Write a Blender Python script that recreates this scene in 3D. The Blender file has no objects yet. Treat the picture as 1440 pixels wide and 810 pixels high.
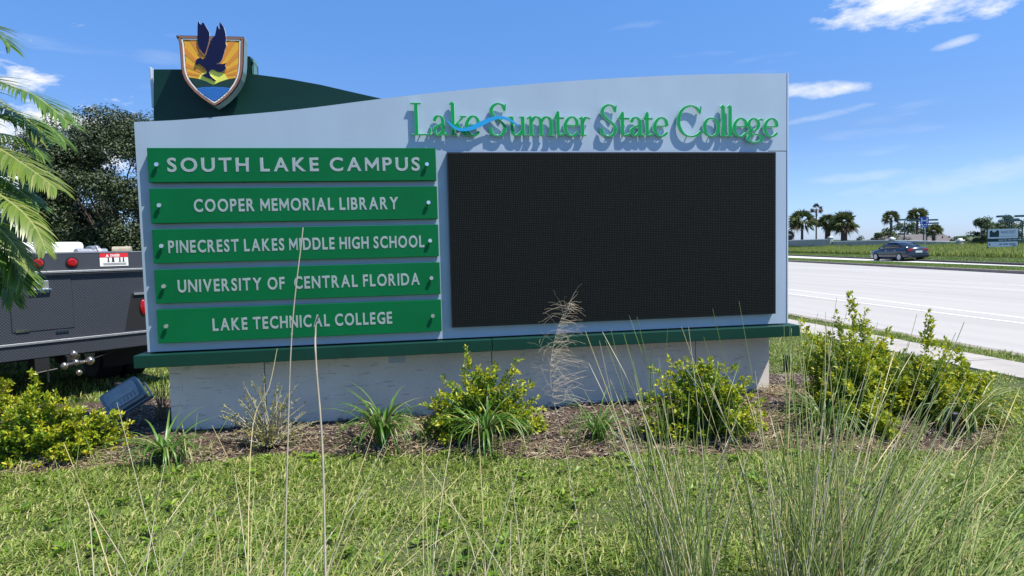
import bpy, math, random
import numpy as np
from mathutils import Vector, Matrix, Euler
SC = bpy.context.scene
COL = SC.collection
PI = math.pi
R = math.radians
random.seed(7)
rng = np.random.default_rng(11)

# ------------------------------------------------------------------ camera
FPX, YAW, PITCH, ROLL, EYE = 880.0, R(8.73), R(3.44), R(-1.41), 1.45   # focal length in photo pixels (1440 wide)
FWD = Vector((math.sin(YAW) * math.cos(PITCH), math.cos(YAW) * math.cos(PITCH), -math.sin(PITCH)))
_r = Vector((math.cos(YAW), -math.sin(YAW), 0)); _u = _r.cross(FWD)
RIGHT = _r * math.cos(ROLL) + _u * math.sin(ROLL)
UP = -_r * math.sin(ROLL) + _u * math.cos(ROLL)
cd = bpy.data.cameras.new('camera'); cam = bpy.data.objects.new('camera', cd); COL.objects.link(cam)
cd.sensor_width = 36.0; cd.lens = 36.0 * FPX / 1440.0; cd.clip_start = 0.05; cd.clip_end = 9000
cam.matrix_world = Matrix(((RIGHT.x, UP.x, -FWD.x, 0), (RIGHT.y, UP.y, -FWD.y, 0), (RIGHT.z, UP.z, -FWD.z, EYE), (0, 0, 0, 1)))
SC.camera = cam

def ray(u, v): return FWD + RIGHT * ((u - 720) / FPX) - UP * ((v - 405) / FPX)
def G(u, v, z=0.0):                       # where the sight line of a measured point meets the level z
    d = ray(u, v); t = (z - EYE) / d.z; return (d.x * t, d.y * t)
def S(u, v, y=5.17):                      # ... meets the sign's plane
    d = ray(u, v); t = y / d.y; return (d.x * t, EYE + d.z * t)
def P(u, v, D):                           # ... at depth D
    d = ray(u, v) * D; return Vector((d.x, d.y, EYE + d.z))

# ------------------------------------------------------------------ world, sun, exposure
SUN = Vector((0.48, -0.31, 1.0)).normalized()
W = bpy.data.worlds.new('World'); SC.world = W; W.use_nodes = True
nt = W.node_tree; nt.nodes.clear()
def nn(t, ty, **kw):
    n = t.nodes.new(ty)
    for k, v in kw.items(): setattr(n, k, v)
    return n
def mth(t, op, a, b=None, c=None, clamp=False):
    n = nn(t, 'ShaderNodeMath', operation=op); n.use_clamp = clamp
    for i, x in enumerate((a, b, c)):
        if x is None: continue
        if isinstance(x, (int, float)): n.inputs[i].default_value = x
        else: t.links.new(x, n.inputs[i])
    return n.outputs[0]
def mixc(t, f, a, b, mode='MIX'):
    n = nn(t, 'ShaderNodeMix', data_type='RGBA', blend_type=mode)
    for i, x in ((0, f), (6, a), (7, b)):
        if isinstance(x, (int, float)): n.inputs[i].default_value = x
        elif isinstance(x, tuple): n.inputs[i].default_value = (*x[:3], 1)
        else: t.links.new(x, n.inputs[i])
    return n.outputs[2]
sky = nn(nt, 'ShaderNodeTexSky', sky_type='NISHITA'); sky.sun_disc = False
sky.sun_elevation = math.asin(SUN.z); sky.sun_rotation = math.atan2(SUN.x, SUN.y)
sky.altitude = 0; sky.air_density = 1.0; sky.dust_density = 0.4; sky.ozone_density = 2.2
tc = nn(nt, 'ShaderNodeTexCoord')
sp = nn(nt, 'ShaderNodeSeparateXYZ'); nt.links.new(tc.outputs['Generated'], sp.inputs[0])
az = mth(nt, 'ARCTAN2', sp.outputs[0], sp.outputs[1]); el = mth(nt, 'ARCSINE', sp.outputs[2])
mp = nn(nt, 'ShaderNodeMapping'); mp.inputs['Scale'].default_value = (1, 1, 2.6); nt.links.new(tc.outputs['Generated'], mp.inputs[0])
nz = nn(nt, 'ShaderNodeTexNoise'); nz.inputs['Scale'].default_value = 16; nz.inputs['Detail'].default_value = 9; nz.inputs['Roughness'].default_value = .62
nt.links.new(mp.outputs[0], nz.inputs[0])
n1 = mth(nt, 'SUBTRACT', nz.outputs[0], 0.5)
def dirang(u, v):
    d = ray(u, v).normalized(); return math.atan2(d.x, d.y), math.asin(d.z)
total = None
def cloud(u, v, su, sv, dens=1.0, tilt=0.0, rough=4.0, soft=1.0):
    global total
    a0, e0 = dirang(u, v)
    da = mth(nt, 'SUBTRACT', az, a0); de = mth(nt, 'SUBTRACT', el, e0)
    de = mth(nt, 'SUBTRACT', de, mth(nt, 'MULTIPLY', da, tilt))
    q = mth(nt, 'ADD', mth(nt, 'POWER', mth(nt, 'ABSOLUTE', mth(nt, 'DIVIDE', da, su / FPX)), 2.0), mth(nt, 'POWER', mth(nt, 'ABSOLUTE', mth(nt, 'DIVIDE', de, sv / FPX)), 2.0))
    m = mth(nt, 'SUBTRACT', 1.0, q)
    m = mth(nt, 'ADD', m, mth(nt, 'MULTIPLY', n1, rough))
    m = mth(nt, 'MULTIPLY', mth(nt, 'MULTIPLY', m, soft, clamp=True), dens)
    total = m if total is None else mth(nt, 'MAXIMUM', total, m)
cloud(1385, -40, 170, 44, 1.0, 0, 3.6, 1.1)
cloud(1150, 126, 50, 11, .85, -.03, 4.5, .7)
cloud(1348, 59, 24, 5, .6, .1, 3.6, .6)
cloud(1160, 162, 60, 5, .28, .12, 4, .8)
cloud(1390, 244, 130, 16, .30, .1, 4, .6)
cloud(1235, 246, 90, 7, .22, .02, 4, .6)
cloud(90, 180, 75, 20, .95, 0, 5, .9)
cloud(20, 215, 120, 45, .95, 0, 5, 1.0)
cloud(-900, -200, 300, 160, .9, 0, 5, 1.0)
cloud(3300, -100, 300, 150, .9, 0, 5, 1.0)
cloud(-1600, 60, 320, 120, .9, 0, 5, 1.0)
cloud(-420, 120, 260, 70, .9, 0, 6, 1.0)
cloud(2600, 60, 300, 80, .9, 0, 6, 1.0)
cloud(2700, 200, 260, 50, .8, 0, 6, 1.0)
# thin high streaks everywhere
mp2 = nn(nt, 'ShaderNodeMapping'); mp2.inputs['Scale'].default_value = (1, 1, 7); nt.links.new(tc.outputs['Generated'], mp2.inputs[0])
nz2 = nn(nt, 'ShaderNodeTexNoise'); nz2.inputs['Scale'].default_value = 4.5; nz2.inputs['Detail'].default_value = 7; nt.links.new(mp2.outputs[0], nz2.inputs[0])
ci = mth(nt, 'MULTIPLY', mth(nt, 'SUBTRACT', nz2.outputs[0], 0.60), 0.9, clamp=True)
total = mth(nt, 'MAXIMUM', total, ci)
CLOUDC = (5.2, 5.3, 5.4)
rampn = nn(nt, 'ShaderNodeValToRGB'); re_ = rampn.color_ramp.elements   # colour cast of the photograph's sky by height
re_[0].position = 0.0; re_[0].color = (.52, .66, 1.10, 1); re_[1].position = 1.0; re_[1].color = (.52, .86, 1.20, 1)
for p_, c_ in ((.10, (.43, .56, .80, 1)), (.28, (.48, .80, 1.12, 1))):
    e_ = re_.new(p_); e_.color = c_
nt.links.new(mth(nt, 'DIVIDE', el, PI / 2, clamp=True), rampn.inputs[0])
tint = mixc(nt, 1.0, sky.outputs[0], rampn.outputs[0], 'MULTIPLY')
skyc = mixc(nt, total, tint, CLOUDC)
bg = nn(nt, 'ShaderNodeBackground'); bg.inputs[1].default_value = 0.113
nt.links.new(skyc, bg.inputs[0])
wo = nn(nt, 'ShaderNodeOutputWorld'); nt.links.new(bg.outputs[0], wo.inputs[0])

sl = bpy.data.lights.new('sun', 'SUN'); sl.energy = 4.4; sl.angle = R(0.53); sl.color = (1.0, 0.94, 0.85)
so = bpy.data.objects.new('sun', sl); COL.objects.link(so); so.rotation_euler = SUN.to_track_quat('Z', 'Y').to_euler(); so.location = (0, 0, 30)
SC.view_settings.view_transform = 'Standard'; SC.view_settings.look = 'None'
SC.view_settings.exposure = 0.82; SC.view_settings.gamma = 1.0
SC.cycles.max_bounces = 6; SC.cycles.transparent_max_bounces = 8

# ------------------------------------------------------------------ materials
def mat(name, col, rough=.6, metal=0.0, spec=.5, var=0.0, vscale=6.0, col2=None, bump=0.0, bscale=40.0, coat=0.0, island=None, transl=0.0, stretch=None):
    m = bpy.data.materials.new(name); m.use_nodes = True; t = m.node_tree; b = t.nodes['Principled BSDF']
    b.inputs['Roughness'].default_value = rough; b.inputs['Metallic'].default_value = metal
    b.inputs['Specular IOR Level'].default_value = spec; b.inputs['Coat Weight'].default_value = coat
    b.inputs['Base Color'].default_value = (*col, 1)
    out = None
    tcn = nn(t, 'ShaderNodeTexCoord'); co = tcn.outputs['Object']
    if stretch:
        mpn = nn(t, 'ShaderNodeMapping'); mpn.inputs['Scale'].default_value = stretch; t.links.new(co, mpn.inputs[0]); co = mpn.outputs[0]
    if island:
        g = nn(t, 'ShaderNodeNewGeometry'); cr = nn(t, 'ShaderNodeValToRGB'); el_ = cr.color_ramp.elements
        el_[0].position = 0; el_[0].color = (*island[0], 1); el_[1].position = 1; el_[1].color = (*island[-1], 1)
        for i, c in enumerate(island[1:-1]):
            e = el_.new((i + 1) / (len(island) - 1)); e.color = (*c, 1)
        t.links.new(g.outputs['Random Per Island'], cr.inputs[0]); out = cr.outputs[0]
    if var > 0:
        n = nn(t, 'ShaderNodeTexNoise'); n.inputs['Scale'].default_value = vscale; n.inputs['Detail'].default_value = 7; n.inputs['Roughness'].default_value = .6
        t.links.new(co, n.inputs[0])
        c2 = col2 or tuple(c * (1 - var) for c in col)
        f = mth(t, 'MULTIPLY', mth(t, 'SUBTRACT', n.outputs[0], .3), 2.4, clamp=True)
        out = mixc(t, f, out if out else col, c2) if col2 or not out else mixc(t, var, out, n.outputs[0], 'OVERLAY')
    if out: t.links.new(out, b.inputs['Base Color'])
    if bump > 0:
        n = nn(t, 'ShaderNodeTexNoise'); n.inputs['Scale'].default_value = bscale; n.inputs['Detail'].default_value = 5; t.links.new(co, n.inputs[0])
        bp = nn(t, 'ShaderNodeBump'); bp.inputs['Strength'].default_value = bump; bp.inputs['Distance'].default_value = .01
        t.links.new(n.outputs[0], bp.inputs['Height']); t.links.new(bp.outputs[0], b.inputs['Normal'])
    if transl > 0:
        tr = nn(t, 'ShaderNodeBsdfTranslucent'); mx = nn(t, 'ShaderNodeMixShader'); mx.inputs[0].default_value = transl
        if out: t.links.new(out, tr.inputs[0])
        else: tr.inputs[0].default_value = (*col, 1)
        t.links.new(b.outputs[0], mx.inputs[1]); t.links.new(tr.outputs[0], mx.inputs[2])
        t.links.new(mx.outputs[0], t.nodes['Material Output'].inputs[0])
    return m

M = {}
M['alu'] = mat('face_paint', (.37, .46, .55), .45, .12, .5, var=.12, vscale=1.2, stretch=(1.6, 1.6, .7), bump=.02, bscale=8)
M['alu_edge'] = mat('face_edge', (.38, .46, .55), .4, .3)
M['green'] = mat('plaque_green', (.0008, .128, .038), .5, 0, .14, var=.15, vscale=3)
M['ledge'] = mat('ledge_green', (.002, .040, .024), .42, 0, .35, var=.25, vscale=4, bump=.03)
M['dkgreen'] = mat('back_panel_green', (.0008, .028, .020), .45, 0, .3, var=.15, vscale=2)
M['pale'] = mat('pale_trim', (.50, .55, .60), .4, .2)
M['letter_face'] = mat('letter_green', (.001, .27, .065), .45, 0, .2)
M['letter_side'] = mat('letter_return', (.42, .78, .55), .35, .0)
M['silver'] = mat('silver_letter', (.46, .53, .51), .4, .25, var=.5, vscale=45)
M['bolt'] = mat('bolt_steel', (.75, .78, .8), .2, .9)
M['ribbon'] = mat('ribbon_blue', (.015, .30, .62), .35)
M['navy'] = mat('crest_navy', (.001, .004, .045), .55, 0, .25, var=.2, vscale=20)
M['copper'] = mat('crest_copper', (.33, .15, .085), .4, .3)
M['white'] = mat('white_paint', (.80, .80, .78), .45, var=.08, vscale=5)
M['crest_green'] = mat('crest_hill', (.002, .032, .02), .5)
M['crest_blue'] = mat('crest_water', (.02, .13, .42), .5)
M['crest_blue2'] = mat('crest_wave', (.035, .21, .55), .5)
M['sun_y'] = mat('crest_sun', (.75, .72, .10), .5)
M['ray1'] = mat('crest_ray_light', (.72, .40, .02), .5, var=.5, vscale=5, col2=(.68, .30, .02))
M['ray2'] = mat('crest_ray_dark', (.62, .23, .02), .5)
M['black'] = mat('black_plastic', (.012, .012, .013), .45, var=.2, vscale=30)
M['rubber'] = mat('tyre_rubber', (.012, .012, .012), .8)
M['chrome'] = mat('chrome', (.75, .75, .74), .14, 1.0)
M['red_lens'] = mat('red_lens', (.33, .004, .006), .12, coat=.6)
M['galv'] = mat('galvanised', (.45, .46, .47), .4, .7, var=.25, vscale=20)
M['trunk'] = mat('bark', (.12, .09, .065), .95, var=.5, vscale=10, bump=.6, bscale=20)
M['twig'] = mat('twig', (.20, .15, .10), .9, var=.4, vscale=20)
M['deadtwig'] = mat('pale_twig', (.42, .37, .27), .85, var=.35, vscale=15)

def base_mat():
    m = mat('base_stucco', (.76, .70, .60), .8, 0, .3, var=.2, vscale=2.5, bump=.12, bscale=60); t = m.node_tree; b = t.nodes['Principled BSDF']
    src = b.inputs['Base Color'].links[0].from_socket; tcn = nn(t, 'ShaderNodeTexCoord')
    col = src
    for scl, th in (((7, 7, 60), .64), ((60, 60, 6), .665), ((16, 16, 110), .665)):
        mpn = nn(t, 'ShaderNodeMapping'); mpn.inputs['Scale'].default_value = scl; t.links.new(tcn.outputs['Object'], mpn.inputs[0])
        n = nn(t, 'ShaderNodeTexNoise'); n.inputs['Scale'].default_value = 1; n.inputs['Detail'].default_value = 2; t.links.new(mpn.outputs[0], n.inputs[0])
        f = mth(t, 'MULTIPLY', mth(t, 'SUBTRACT', n.outputs[0], th), 14, clamp=True)
        col = mixc(t, mth(t, 'MULTIPLY', f, .5), col, (.16, .16, .16))
    t.links.new(col, b.inputs['Base Color']); return m
M['base'] = base_mat()

def led_mat():
    m = mat('led_louvre', (.012, .015, .015), .8, 0, .08); t = m.node_tree; b = t.nodes['Principled BSDF']
    tcn = nn(t, 'ShaderNodeTexCoord'); s = nn(t, 'ShaderNodeSeparateXYZ'); t.links.new(tcn.outputs['Object'], s.inputs[0])
    pit = 1 / .0145
    fx = mth(t, 'FRACT', mth(t, 'MULTIPLY', s.outputs[0], pit)); fz = mth(t, 'FRACT', mth(t, 'MULTIPLY', s.outputs[2], pit))
    dx = mth(t, 'ABSOLUTE', mth(t, 'SUBTRACT', fx, .5)); dz = mth(t, 'ABSOLUTE', mth(t, 'SUBTRACT', fz, .5))
    dot = mth(t, 'MULTIPLY', mth(t, 'LESS_THAN', dx, .24), mth(t, 'LESS_THAN', dz, .24))
    n = nn(t, 'ShaderNodeTexWhiteNoise', noise_dimensions='2D'); cx = nn(t, 'ShaderNodeCombineXYZ')
    t.links.new(mth(t, 'FLOOR', mth(t, 'MULTIPLY', s.outputs[0], pit)), cx.inputs[0]); t.links.new(mth(t, 'FLOOR', mth(t, 'MULTIPLY', s.outputs[2], pit)), cx.inputs[1])
    t.links.new(cx.outputs[0], n.inputs[0])
    c = mixc(t, mth(t, 'MULTIPLY', mth(t, 'POWER', n.outputs[0], 3.0), .5), (.022, .026, .0255), (.045, .047, .044))
    t.links.new(mixc(t, dot, (.0035, .005, .005), c), b.inputs['Base Color']); return m
M['led'] = led_mat()

def plate_mat():
    m = mat('tread_plate', (.040, .046, .058), .42, .3, .5, var=.12, vscale=1.5); t = m.node_tree; b = t.nodes['Principled BSDF']
    tcn = nn(t, 'ShaderNodeTexCoord'); s = nn(t, 'ShaderNodeSeparateXYZ'); t.links.new(tcn.outputs['Object'], s.inputs[0])
    k = 1 / .028
    a = mth(t, 'MULTIPLY', mth(t, 'ADD', s.outputs[0], s.outputs[2]), k); c = mth(t, 'MULTIPLY', mth(t, 'SUBTRACT', s.outputs[0], s.outputs[2]), k)
    def bar(p, q):
        u_ = mth(t, 'ABSOLUTE', mth(t, 'SUBTRACT', mth(t, 'FRACT', p), .5)); v_ = mth(t, 'ABSOLUTE', mth(t, 'SUBTRACT', mth(t, 'FRACT', q), .5))
        ck = mth(t, 'MODULO', mth(t, 'ABSOLUTE', mth(t, 'ADD', mth(t, 'FLOOR', p), mth(t, 'FLOOR', q))), 2.0)
        return mth(t, 'MULTIPLY', mth(t, 'LESS_THAN', u_, .14), mth(t, 'LESS_THAN', v_, .42)), ck
    b1, ck = bar(a, c); b2, _ = bar(c, a)
    h = mth(t, 'ADD', mth(t, 'MULTIPLY', b1, ck), mth(t, 'MULTIPLY', b2, mth(t, 'SUBTRACT', 1.0, ck)))
    bp = nn(t, 'ShaderNodeBump'); bp.inputs['Strength'].default_value = .8; bp.inputs['Distance'].default_value = .003
    t.links.new(h, bp.inputs['Height']); t.links.new(bp.outputs[0], b.inputs['Normal'])
    src = b.inputs['Base Color'].links[0].from_socket
    t.links.new(mixc(t, mth(t, 'MULTIPLY', h, .5), src, (.17, .185, .21)), b.inputs['Base Color']); return m  # raised bars coloured lighter, their highlights painted in
M['plate'] = plate_mat()
M['truck_grey'] = mat('truck_grey', (.07, .078, .092), .38, .3, var=.15, vscale=3)
M['truck_black'] = mat('truck_black', (.010, .010, .011), .55)
M['mulch'] = mat('mulch_soil', (.085, .052, .036), .95, var=.6, vscale=30, col2=(.03, .02, .015), bump=.9, bscale=70)
M['chip'] = mat('mulch_chip', (.1, .06, .04), .9, island=[(.045, .03, .022), (.11, .08, .06), (.20, .15, .11), (.08, .06, .045), (.36, .30, .23), (.14, .11, .085), (.27, .21, .16)])
M['straw'] = mat('dry_straw', (.5, .4, .25), .8, island=[(.42, .32, .18), (.60, .50, .32), (.35, .25, .14)], transl=.2)
M['ground'] = mat('turf_soil', (.040, .062, .014), .95, var=.5, vscale=2.5, col2=(.08, .085, .03), bump=.5, bscale=40)
M['blade'] = mat('lawn_blade', (.1, .2, .03), .55, 0, .35, island=[(.06, .125, .012), (.14, .235, .025), (.24, .33, .04), (.08, .155, .018), (.36, .41, .10), (.53, .47, .23), (.16, .26, .03), (.29, .37, .065)], transl=.35)
M['bladefar'] = mat('verge_blade', (.1, .2, .03), .6, 0, .3, island=[(.07, .14, .02), (.12, .21, .035), (.17, .26, .05), (.23, .28, .08)], transl=.35)
M['reed'] = mat('reed_blade', (.14, .2, .06), .55, 0, .35, island=[(.15, .23, .05), (.24, .33, .08), (.32, .38, .12), (.20, .28, .07), (.42, .42, .18)], transl=.25)
M['reed_a'] = mat('reed_green', (.15, .23, .045), .5, 0, .4, transl=.2)
M['reed_b'] = mat('reed_sage', (.28, .35, .10), .5, 0, .4, transl=.2)
M['reed_c'] = mat('reed_tan', (.60, .50, .24), .55, 0, .4, transl=.2)
M['reed_d'] = mat('reed_straw', (.62, .56, .38), .55, 0, .4, transl=.2)
M['plume'] = mat('plume', (.56, .47, .34), .7, transl=.3)
M['leafy'] = mat('leaf_yellow', (.4, .4, .03), .42, 0, .45, island=[(.27, .36, .015), (.46, .48, .02), (.60, .52, .03), (.20, .31, .015), (.36, .42, .03), (.15, .26, .015)], transl=.35)
M['leafg'] = mat('leaf_green', (.1, .2, .03), .42, 0, .45, island=[(.05, .13, .012), (.12, .23, .015), (.20, .32, .02), (.08, .17, .015), (.28, .36, .02)], transl=.3)
M['leafolive'] = mat('leaf_olive', (.2, .2, .05), .5, 0, .35, island=[(.16, .18, .04), (.26, .26, .08), (.36, .32, .08), (.12, .15, .04)], transl=.3)
M['strap'] = mat('strap_leaf', (.06, .15, .02), .38, 0, .5, var=.4, vscale=12, col2=(.11, .22, .03), transl=.25)
M['strap_pale'] = mat('strap_leaf_pale', (.24, .28, .08), .4, 0, .5, var=.4, vscale=12, col2=(.34, .33, .14), transl=.25)
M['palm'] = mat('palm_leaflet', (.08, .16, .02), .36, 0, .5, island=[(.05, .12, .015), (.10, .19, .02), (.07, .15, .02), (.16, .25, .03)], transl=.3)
M['palmy'] = mat('palm_leaflet_painted_sun', (.2, .27, .04), .36, 0, .5, island=[(.09, .16, .02), (.18, .25, .035), (.13, .20, .03), (.30, .32, .10)], transl=.35)  # lighter, yellower leaflet copy with sunlight put into its colours
M['rachis'] = mat('rachis', (.28, .30, .09), .5)
M['oak'] = mat('oak_leaf', (.04, .07, .02), .5, 0, .35, island=[(.018, .034, .012), (.035, .058, .018), (.05, .072, .024), (.068, .088, .036)], transl=.12)
M['farleaf'] = mat('far_leaf', (.05, .09, .03), .6, 0, .3, island=[(.035, .065, .025), (.06, .10, .035), (.10, .14, .05)], transl=.2)
M['sabal'] = mat('fan_leaf', (.06, .10, .03), .5, 0, .35, island=[(.04, .075, .022), (.08, .12, .035), (.13, .16, .055), (.17, .15, .07)], transl=.2)
M['deadfan'] = mat('dead_fan', (.16, .11, .07), .8, island=[(.12, .08, .05), (.2, .15, .1)])
M['road'] = mat('asphalt', (.40, .385, .355), .85, 0, .3, var=.22, vscale=1.0, stretch=(1.1, .035, 1), bump=.3, bscale=120)
M['road2'] = mat('concrete_road', (.55, .54, .50), .85, 0, .3, var=.10, vscale=.5, bump=.2, bscale=80)
M['paint'] = mat('road_paint', (.70, .69, .66), .7, var=.3, vscale=9); M['paint_worn'] = mat('road_paint_worn', (.52, .51, .48), .7, var=.25, vscale=7)
M['conc'] = mat('sidewalk_concrete', (.42, .39, .35), .9, 0, .3, var=.28, vscale=2.2, bump=.3, bscale=60)
M['kerb'] = mat('kerb_concrete', (.30, .255, .22), .9, var=.35, vscale=1.5)
M['wallgrey'] = mat('wall_render', (.30, .33, .31), .85, var=.2, vscale=1.2)
M['roof'] = mat('roof_shingle', (.16, .145, .14), .9, var=.3, vscale=2)
M['fix'] = mat('floodlight_shell', (.24, .29, .33), .33, .35, .5, var=.2, vscale=10)
M['fix2'] = mat('floodlight_face', (.40, .45, .50), .25, .2, .5, var=.3, vscale=9)
M['carpaint'] = mat('car_paint', (.022, .03, .045), .25, .4, .5, coat=.7)
M['glass'] = mat('dark_glass', (.012, .016, .022), .06, 0, .7)
M['hblue'] = mat('sign_blue', (.02, .08, .42), .5)
M['lampgreen'] = mat('lamp_green', (.012, .05, .045), .5)
M['tarp'] = mat('blue_tarp', (.01, .06, .25), .5)
M['decal_red'] = mat('decal_red', (.65, .02, .03), .5)
M['beige'] = mat('hitch_steel', (.42, .36, .30), .22, .9)

# ------------------------------------------------------------------ mesh helpers
def tag(o, label=None, cat=None, group=None, kind=None):
    if label: o['label'] = label
    if cat: o['category'] = cat
    if group: o['group'] = group
    if kind: o['kind'] = kind
    return o
def thing(name, label, cat, loc=(0, 0, 0), rz=0.0, group=None):
    o = bpy.data.objects.new(name, None); o.empty_display_size = .1; COL.objects.link(o); o.location = loc; o.rotation_euler = (0, 0, rz)
    return tag(o, label, cat, group)
class MB:
    def __init__(s): s.v = []; s.f = []; s.mi = []
    def add(s, vs, fs, mi=0):
        b = len(s.v); s.v += [tuple(v) for v in vs]; s.f += [tuple(b + i for i in f) for f in fs]; s.mi += [mi] * len(fs); return s
    def box(s, x0, x1, y0, y1, z0, z1, mi=0, rot=None, piv=None):
        vs = [Vector((x, y, z)) for z in (z0, z1) for y in (y0, y1) for x in (x0, x1)]
        if rot is not None:
            p = Vector(piv) if piv is not None else Vector(((x0 + x1) / 2, (y0 + y1) / 2, (z0 + z1) / 2)); vs = [p + rot @ (v - p) for v in vs]
        return s.add(vs, [(0, 2, 3, 1), (4, 5, 7, 6), (0, 1, 5, 4), (2, 6, 7, 3), (0, 4, 6, 2), (1, 3, 7, 5)], mi)
    def prism(s, poly, y0, y1, mi=0, mside=None):     # poly = [(x,z)] counter-clockwise seen from -y; y0 front
        n = len(poly); mside = mi if mside is None else mside
        vs = [(x, y0, z) for x, z in poly] + [(x, y1, z) for x, z in poly]
        s.add(vs, [tuple(range(n))], mi); b = len(s.v) - 2 * n
        s.f += [tuple(b + n + i for i in reversed(range(n)))]; s.mi += [mside]
        s.f += [(b + (i + 1) % n, b + i, b + n + i, b + n + (i + 1) % n) for i in range(n)]; s.mi += [mside] * n
        return s
    def ribbon(s, pts, ws, y0, y1, mi=0, mside=None):  # flat stroke in the xz plane with depth
        n = len(pts); Lp = []; Rp = []
        for i in range(n):
            a = pts[max(i - 1, 0)]; b = pts[min(i + 1, n - 1)]; dx, dz = b[0] - a[0], b[1] - a[1]; l = math.hypot(dx, dz) or 1
            nx, nz_ = -dz / l, dx / l; w = ws[i] / 2
            Lp.append((pts[i][0] + nx * w, pts[i][1] + nz_ * w)); Rp.append((pts[i][0] - nx * w, pts[i][1] - nz_ * w))
        vs = [(x, y0, z) for x, z in Lp] + [(x, y0, z) for x, z in Rp] + [(x, y1, z) for x, z in Lp] + [(x, y1, z) for x, z in Rp]
        mside = mi if mside is None else mside
        s.add(vs, [(i, n + i, n + i + 1, i + 1) for i in range(n - 1)], mi); b = len(s.v) - 4 * n
        e = [(i, i + 1, 2 * n + i + 1, 2 * n + i) for i in range(n - 1)] + [(n + i + 1, n + i, 3 * n + i, 3 * n + i + 1) for i in range(n - 1)]
        e += [(0, 2 * n, 3 * n, n), (n - 1, 2 * n - 1, 4 * n - 1, 3 * n - 1)] + [(2 * n + i + 1, 3 * n + i + 1, 3 * n + i, 2 * n + i) for i in range(n - 1)]
        s.f += [tuple(b + k for k in q) for q in e]; s.mi += [mside] * len(e); return s
    def tube(s, pts, rad, n=8, mi=0, cap=True):
        pts = [Vector(p) for p in pts]; m = len(pts)
        if isinstance(rad, (int, float)): rad = [rad] * m
        base = len(s.v); ref = Vector((0, 0, 1))
        for i, p in enumerate(pts):
            t = (pts[min(i + 1, m - 1)] - pts[max(i - 1, 0)]).normalized()
            if abs(t.dot(ref)) > .95: rf = Vector((1, 0, 0))
            else: rf = ref
            a = t.cross(rf).normalized(); b = t.cross(a)
            for k in range(n):
                an = 2 * PI * k / n; s.v.append(tuple(p + (a * math.cos(an) + b * math.sin(an)) * rad[i]))
        for i in range(m - 1):
            for k in range(n):
                s.f.append((base + i * n + k, base + i * n + (k + 1) % n, base + (i + 1) * n + (k + 1) % n, base + (i + 1) * n + k)); s.mi.append(mi)
        if cap:
            s.f.append(tuple(base + k for k in reversed(range(n)))); s.f.append(tuple(base + (m - 1) * n + k for k in range(n))); s.mi += [mi, mi]
        return s
    def ball(s, c, r, nu=12, nv=8, mi=0):
        c = Vector(c); base = len(s.v); r = Vector((r, r, r)) if isinstance(r, (int, float)) else Vector(r)
        for j in range(nv + 1):
            ph = PI * j / nv
            for i in range(nu): s.v.append((c.x + r.x * math.sin(ph) * math.cos(2 * PI * i / nu), c.y + r.y * math.sin(ph) * math.sin(2 * PI * i / nu), c.z + r.z * math.cos(ph)))
        for j in range(nv):
            for i in range(nu): s.f.append((base + j * nu + i, base + (j + 1) * nu + i, base + (j + 1) * nu + (i + 1) % nu, base + j * nu + (i + 1) % nu)); s.mi.append(mi)
        return s
    def build(s, name, mats, parent=None, world=False, smooth=False, bevel=0.0):
        org = Vector(parent.location) if (world and parent is not None) else Vector((0, 0, 0))
        if world == 'up': org = Vector(parent.parent.location)
        me = bpy.data.meshes.new(name); me.from_pydata([tuple(Vector(v) - org) for v in s.v], [], s.f)
        for m_ in (mats if isinstance(mats, (list, tuple)) else [mats]): me.materials.append(m_)
        if len(set(s.mi)) > 1: me.polygons.foreach_set('material_index', s.mi)
        if smooth: me.polygons.foreach_set('use_smooth', [True] * len(me.polygons))
        o = bpy.data.objects.new(name, me); COL.objects.link(o); o.parent = parent
        if bevel:
            b = o.modifiers.new('bevel', 'BEVEL'); b.width = bevel; b.segments = 2; b.limit_method = 'ANGLE'
        return o
def npmesh(name, V, F, material, parent=None, kind=None, smooth=False):    # V (n,3), F (m,3|4)
    me = bpy.data.meshes.new(name); V = np.asarray(V, np.float32); F = np.asarray(F, np.int32); k = F.shape[1]
    if parent is not None:
        L = parent.location; V = V - np.array((L.x, L.y, L.z), np.float32)
    me.vertices.add(len(V)); me.vertices.foreach_set('co', V.ravel()); me.loops.add(F.size); me.loops.foreach_set('vertex_index', F.ravel())
    me.polygons.add(len(F)); me.polygons.foreach_set('loop_start', np.arange(0, F.size, k, dtype=np.int32)); me.polygons.foreach_set('loop_total', np.full(len(F), k, np.int32))
    me.materials.append(material); me.update(calc_edges=True)
    o = bpy.data.objects.new(name, me); COL.objects.link(o); o.parent = parent
    if kind: o['kind'] = kind
    return o
def norm(a): return a / (np.linalg.norm(a, axis=-1, keepdims=True) + 1e-9)
def leaf_mesh(Pn, D, N, L, Wd, fold=.25):    # rhombic folded leaves: base Pn, direction D, normal N
    D = norm(D); Sd = norm(np.cross(D, N)); N = np.cross(Sd, D); L = L[:, None]; Wd = Wd[:, None]
    v0 = Pn; v1 = Pn + D * L * .45 + Sd * Wd * .5 + N * Wd * fold; v2 = Pn + D * L - N * L * .08; v3 = Pn + D * L * .45 - Sd * Wd * .5 + N * Wd * fold
    V = np.stack([v0, v1, v2, v3], 1).reshape(-1, 3); n = len(Pn); b = np.arange(n)[:, None] * 4
    F = np.concatenate([b + np.array([[0, 1, 2]]), b + np.array([[0, 2, 3]])], 1).reshape(-1, 3); return V, F
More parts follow.
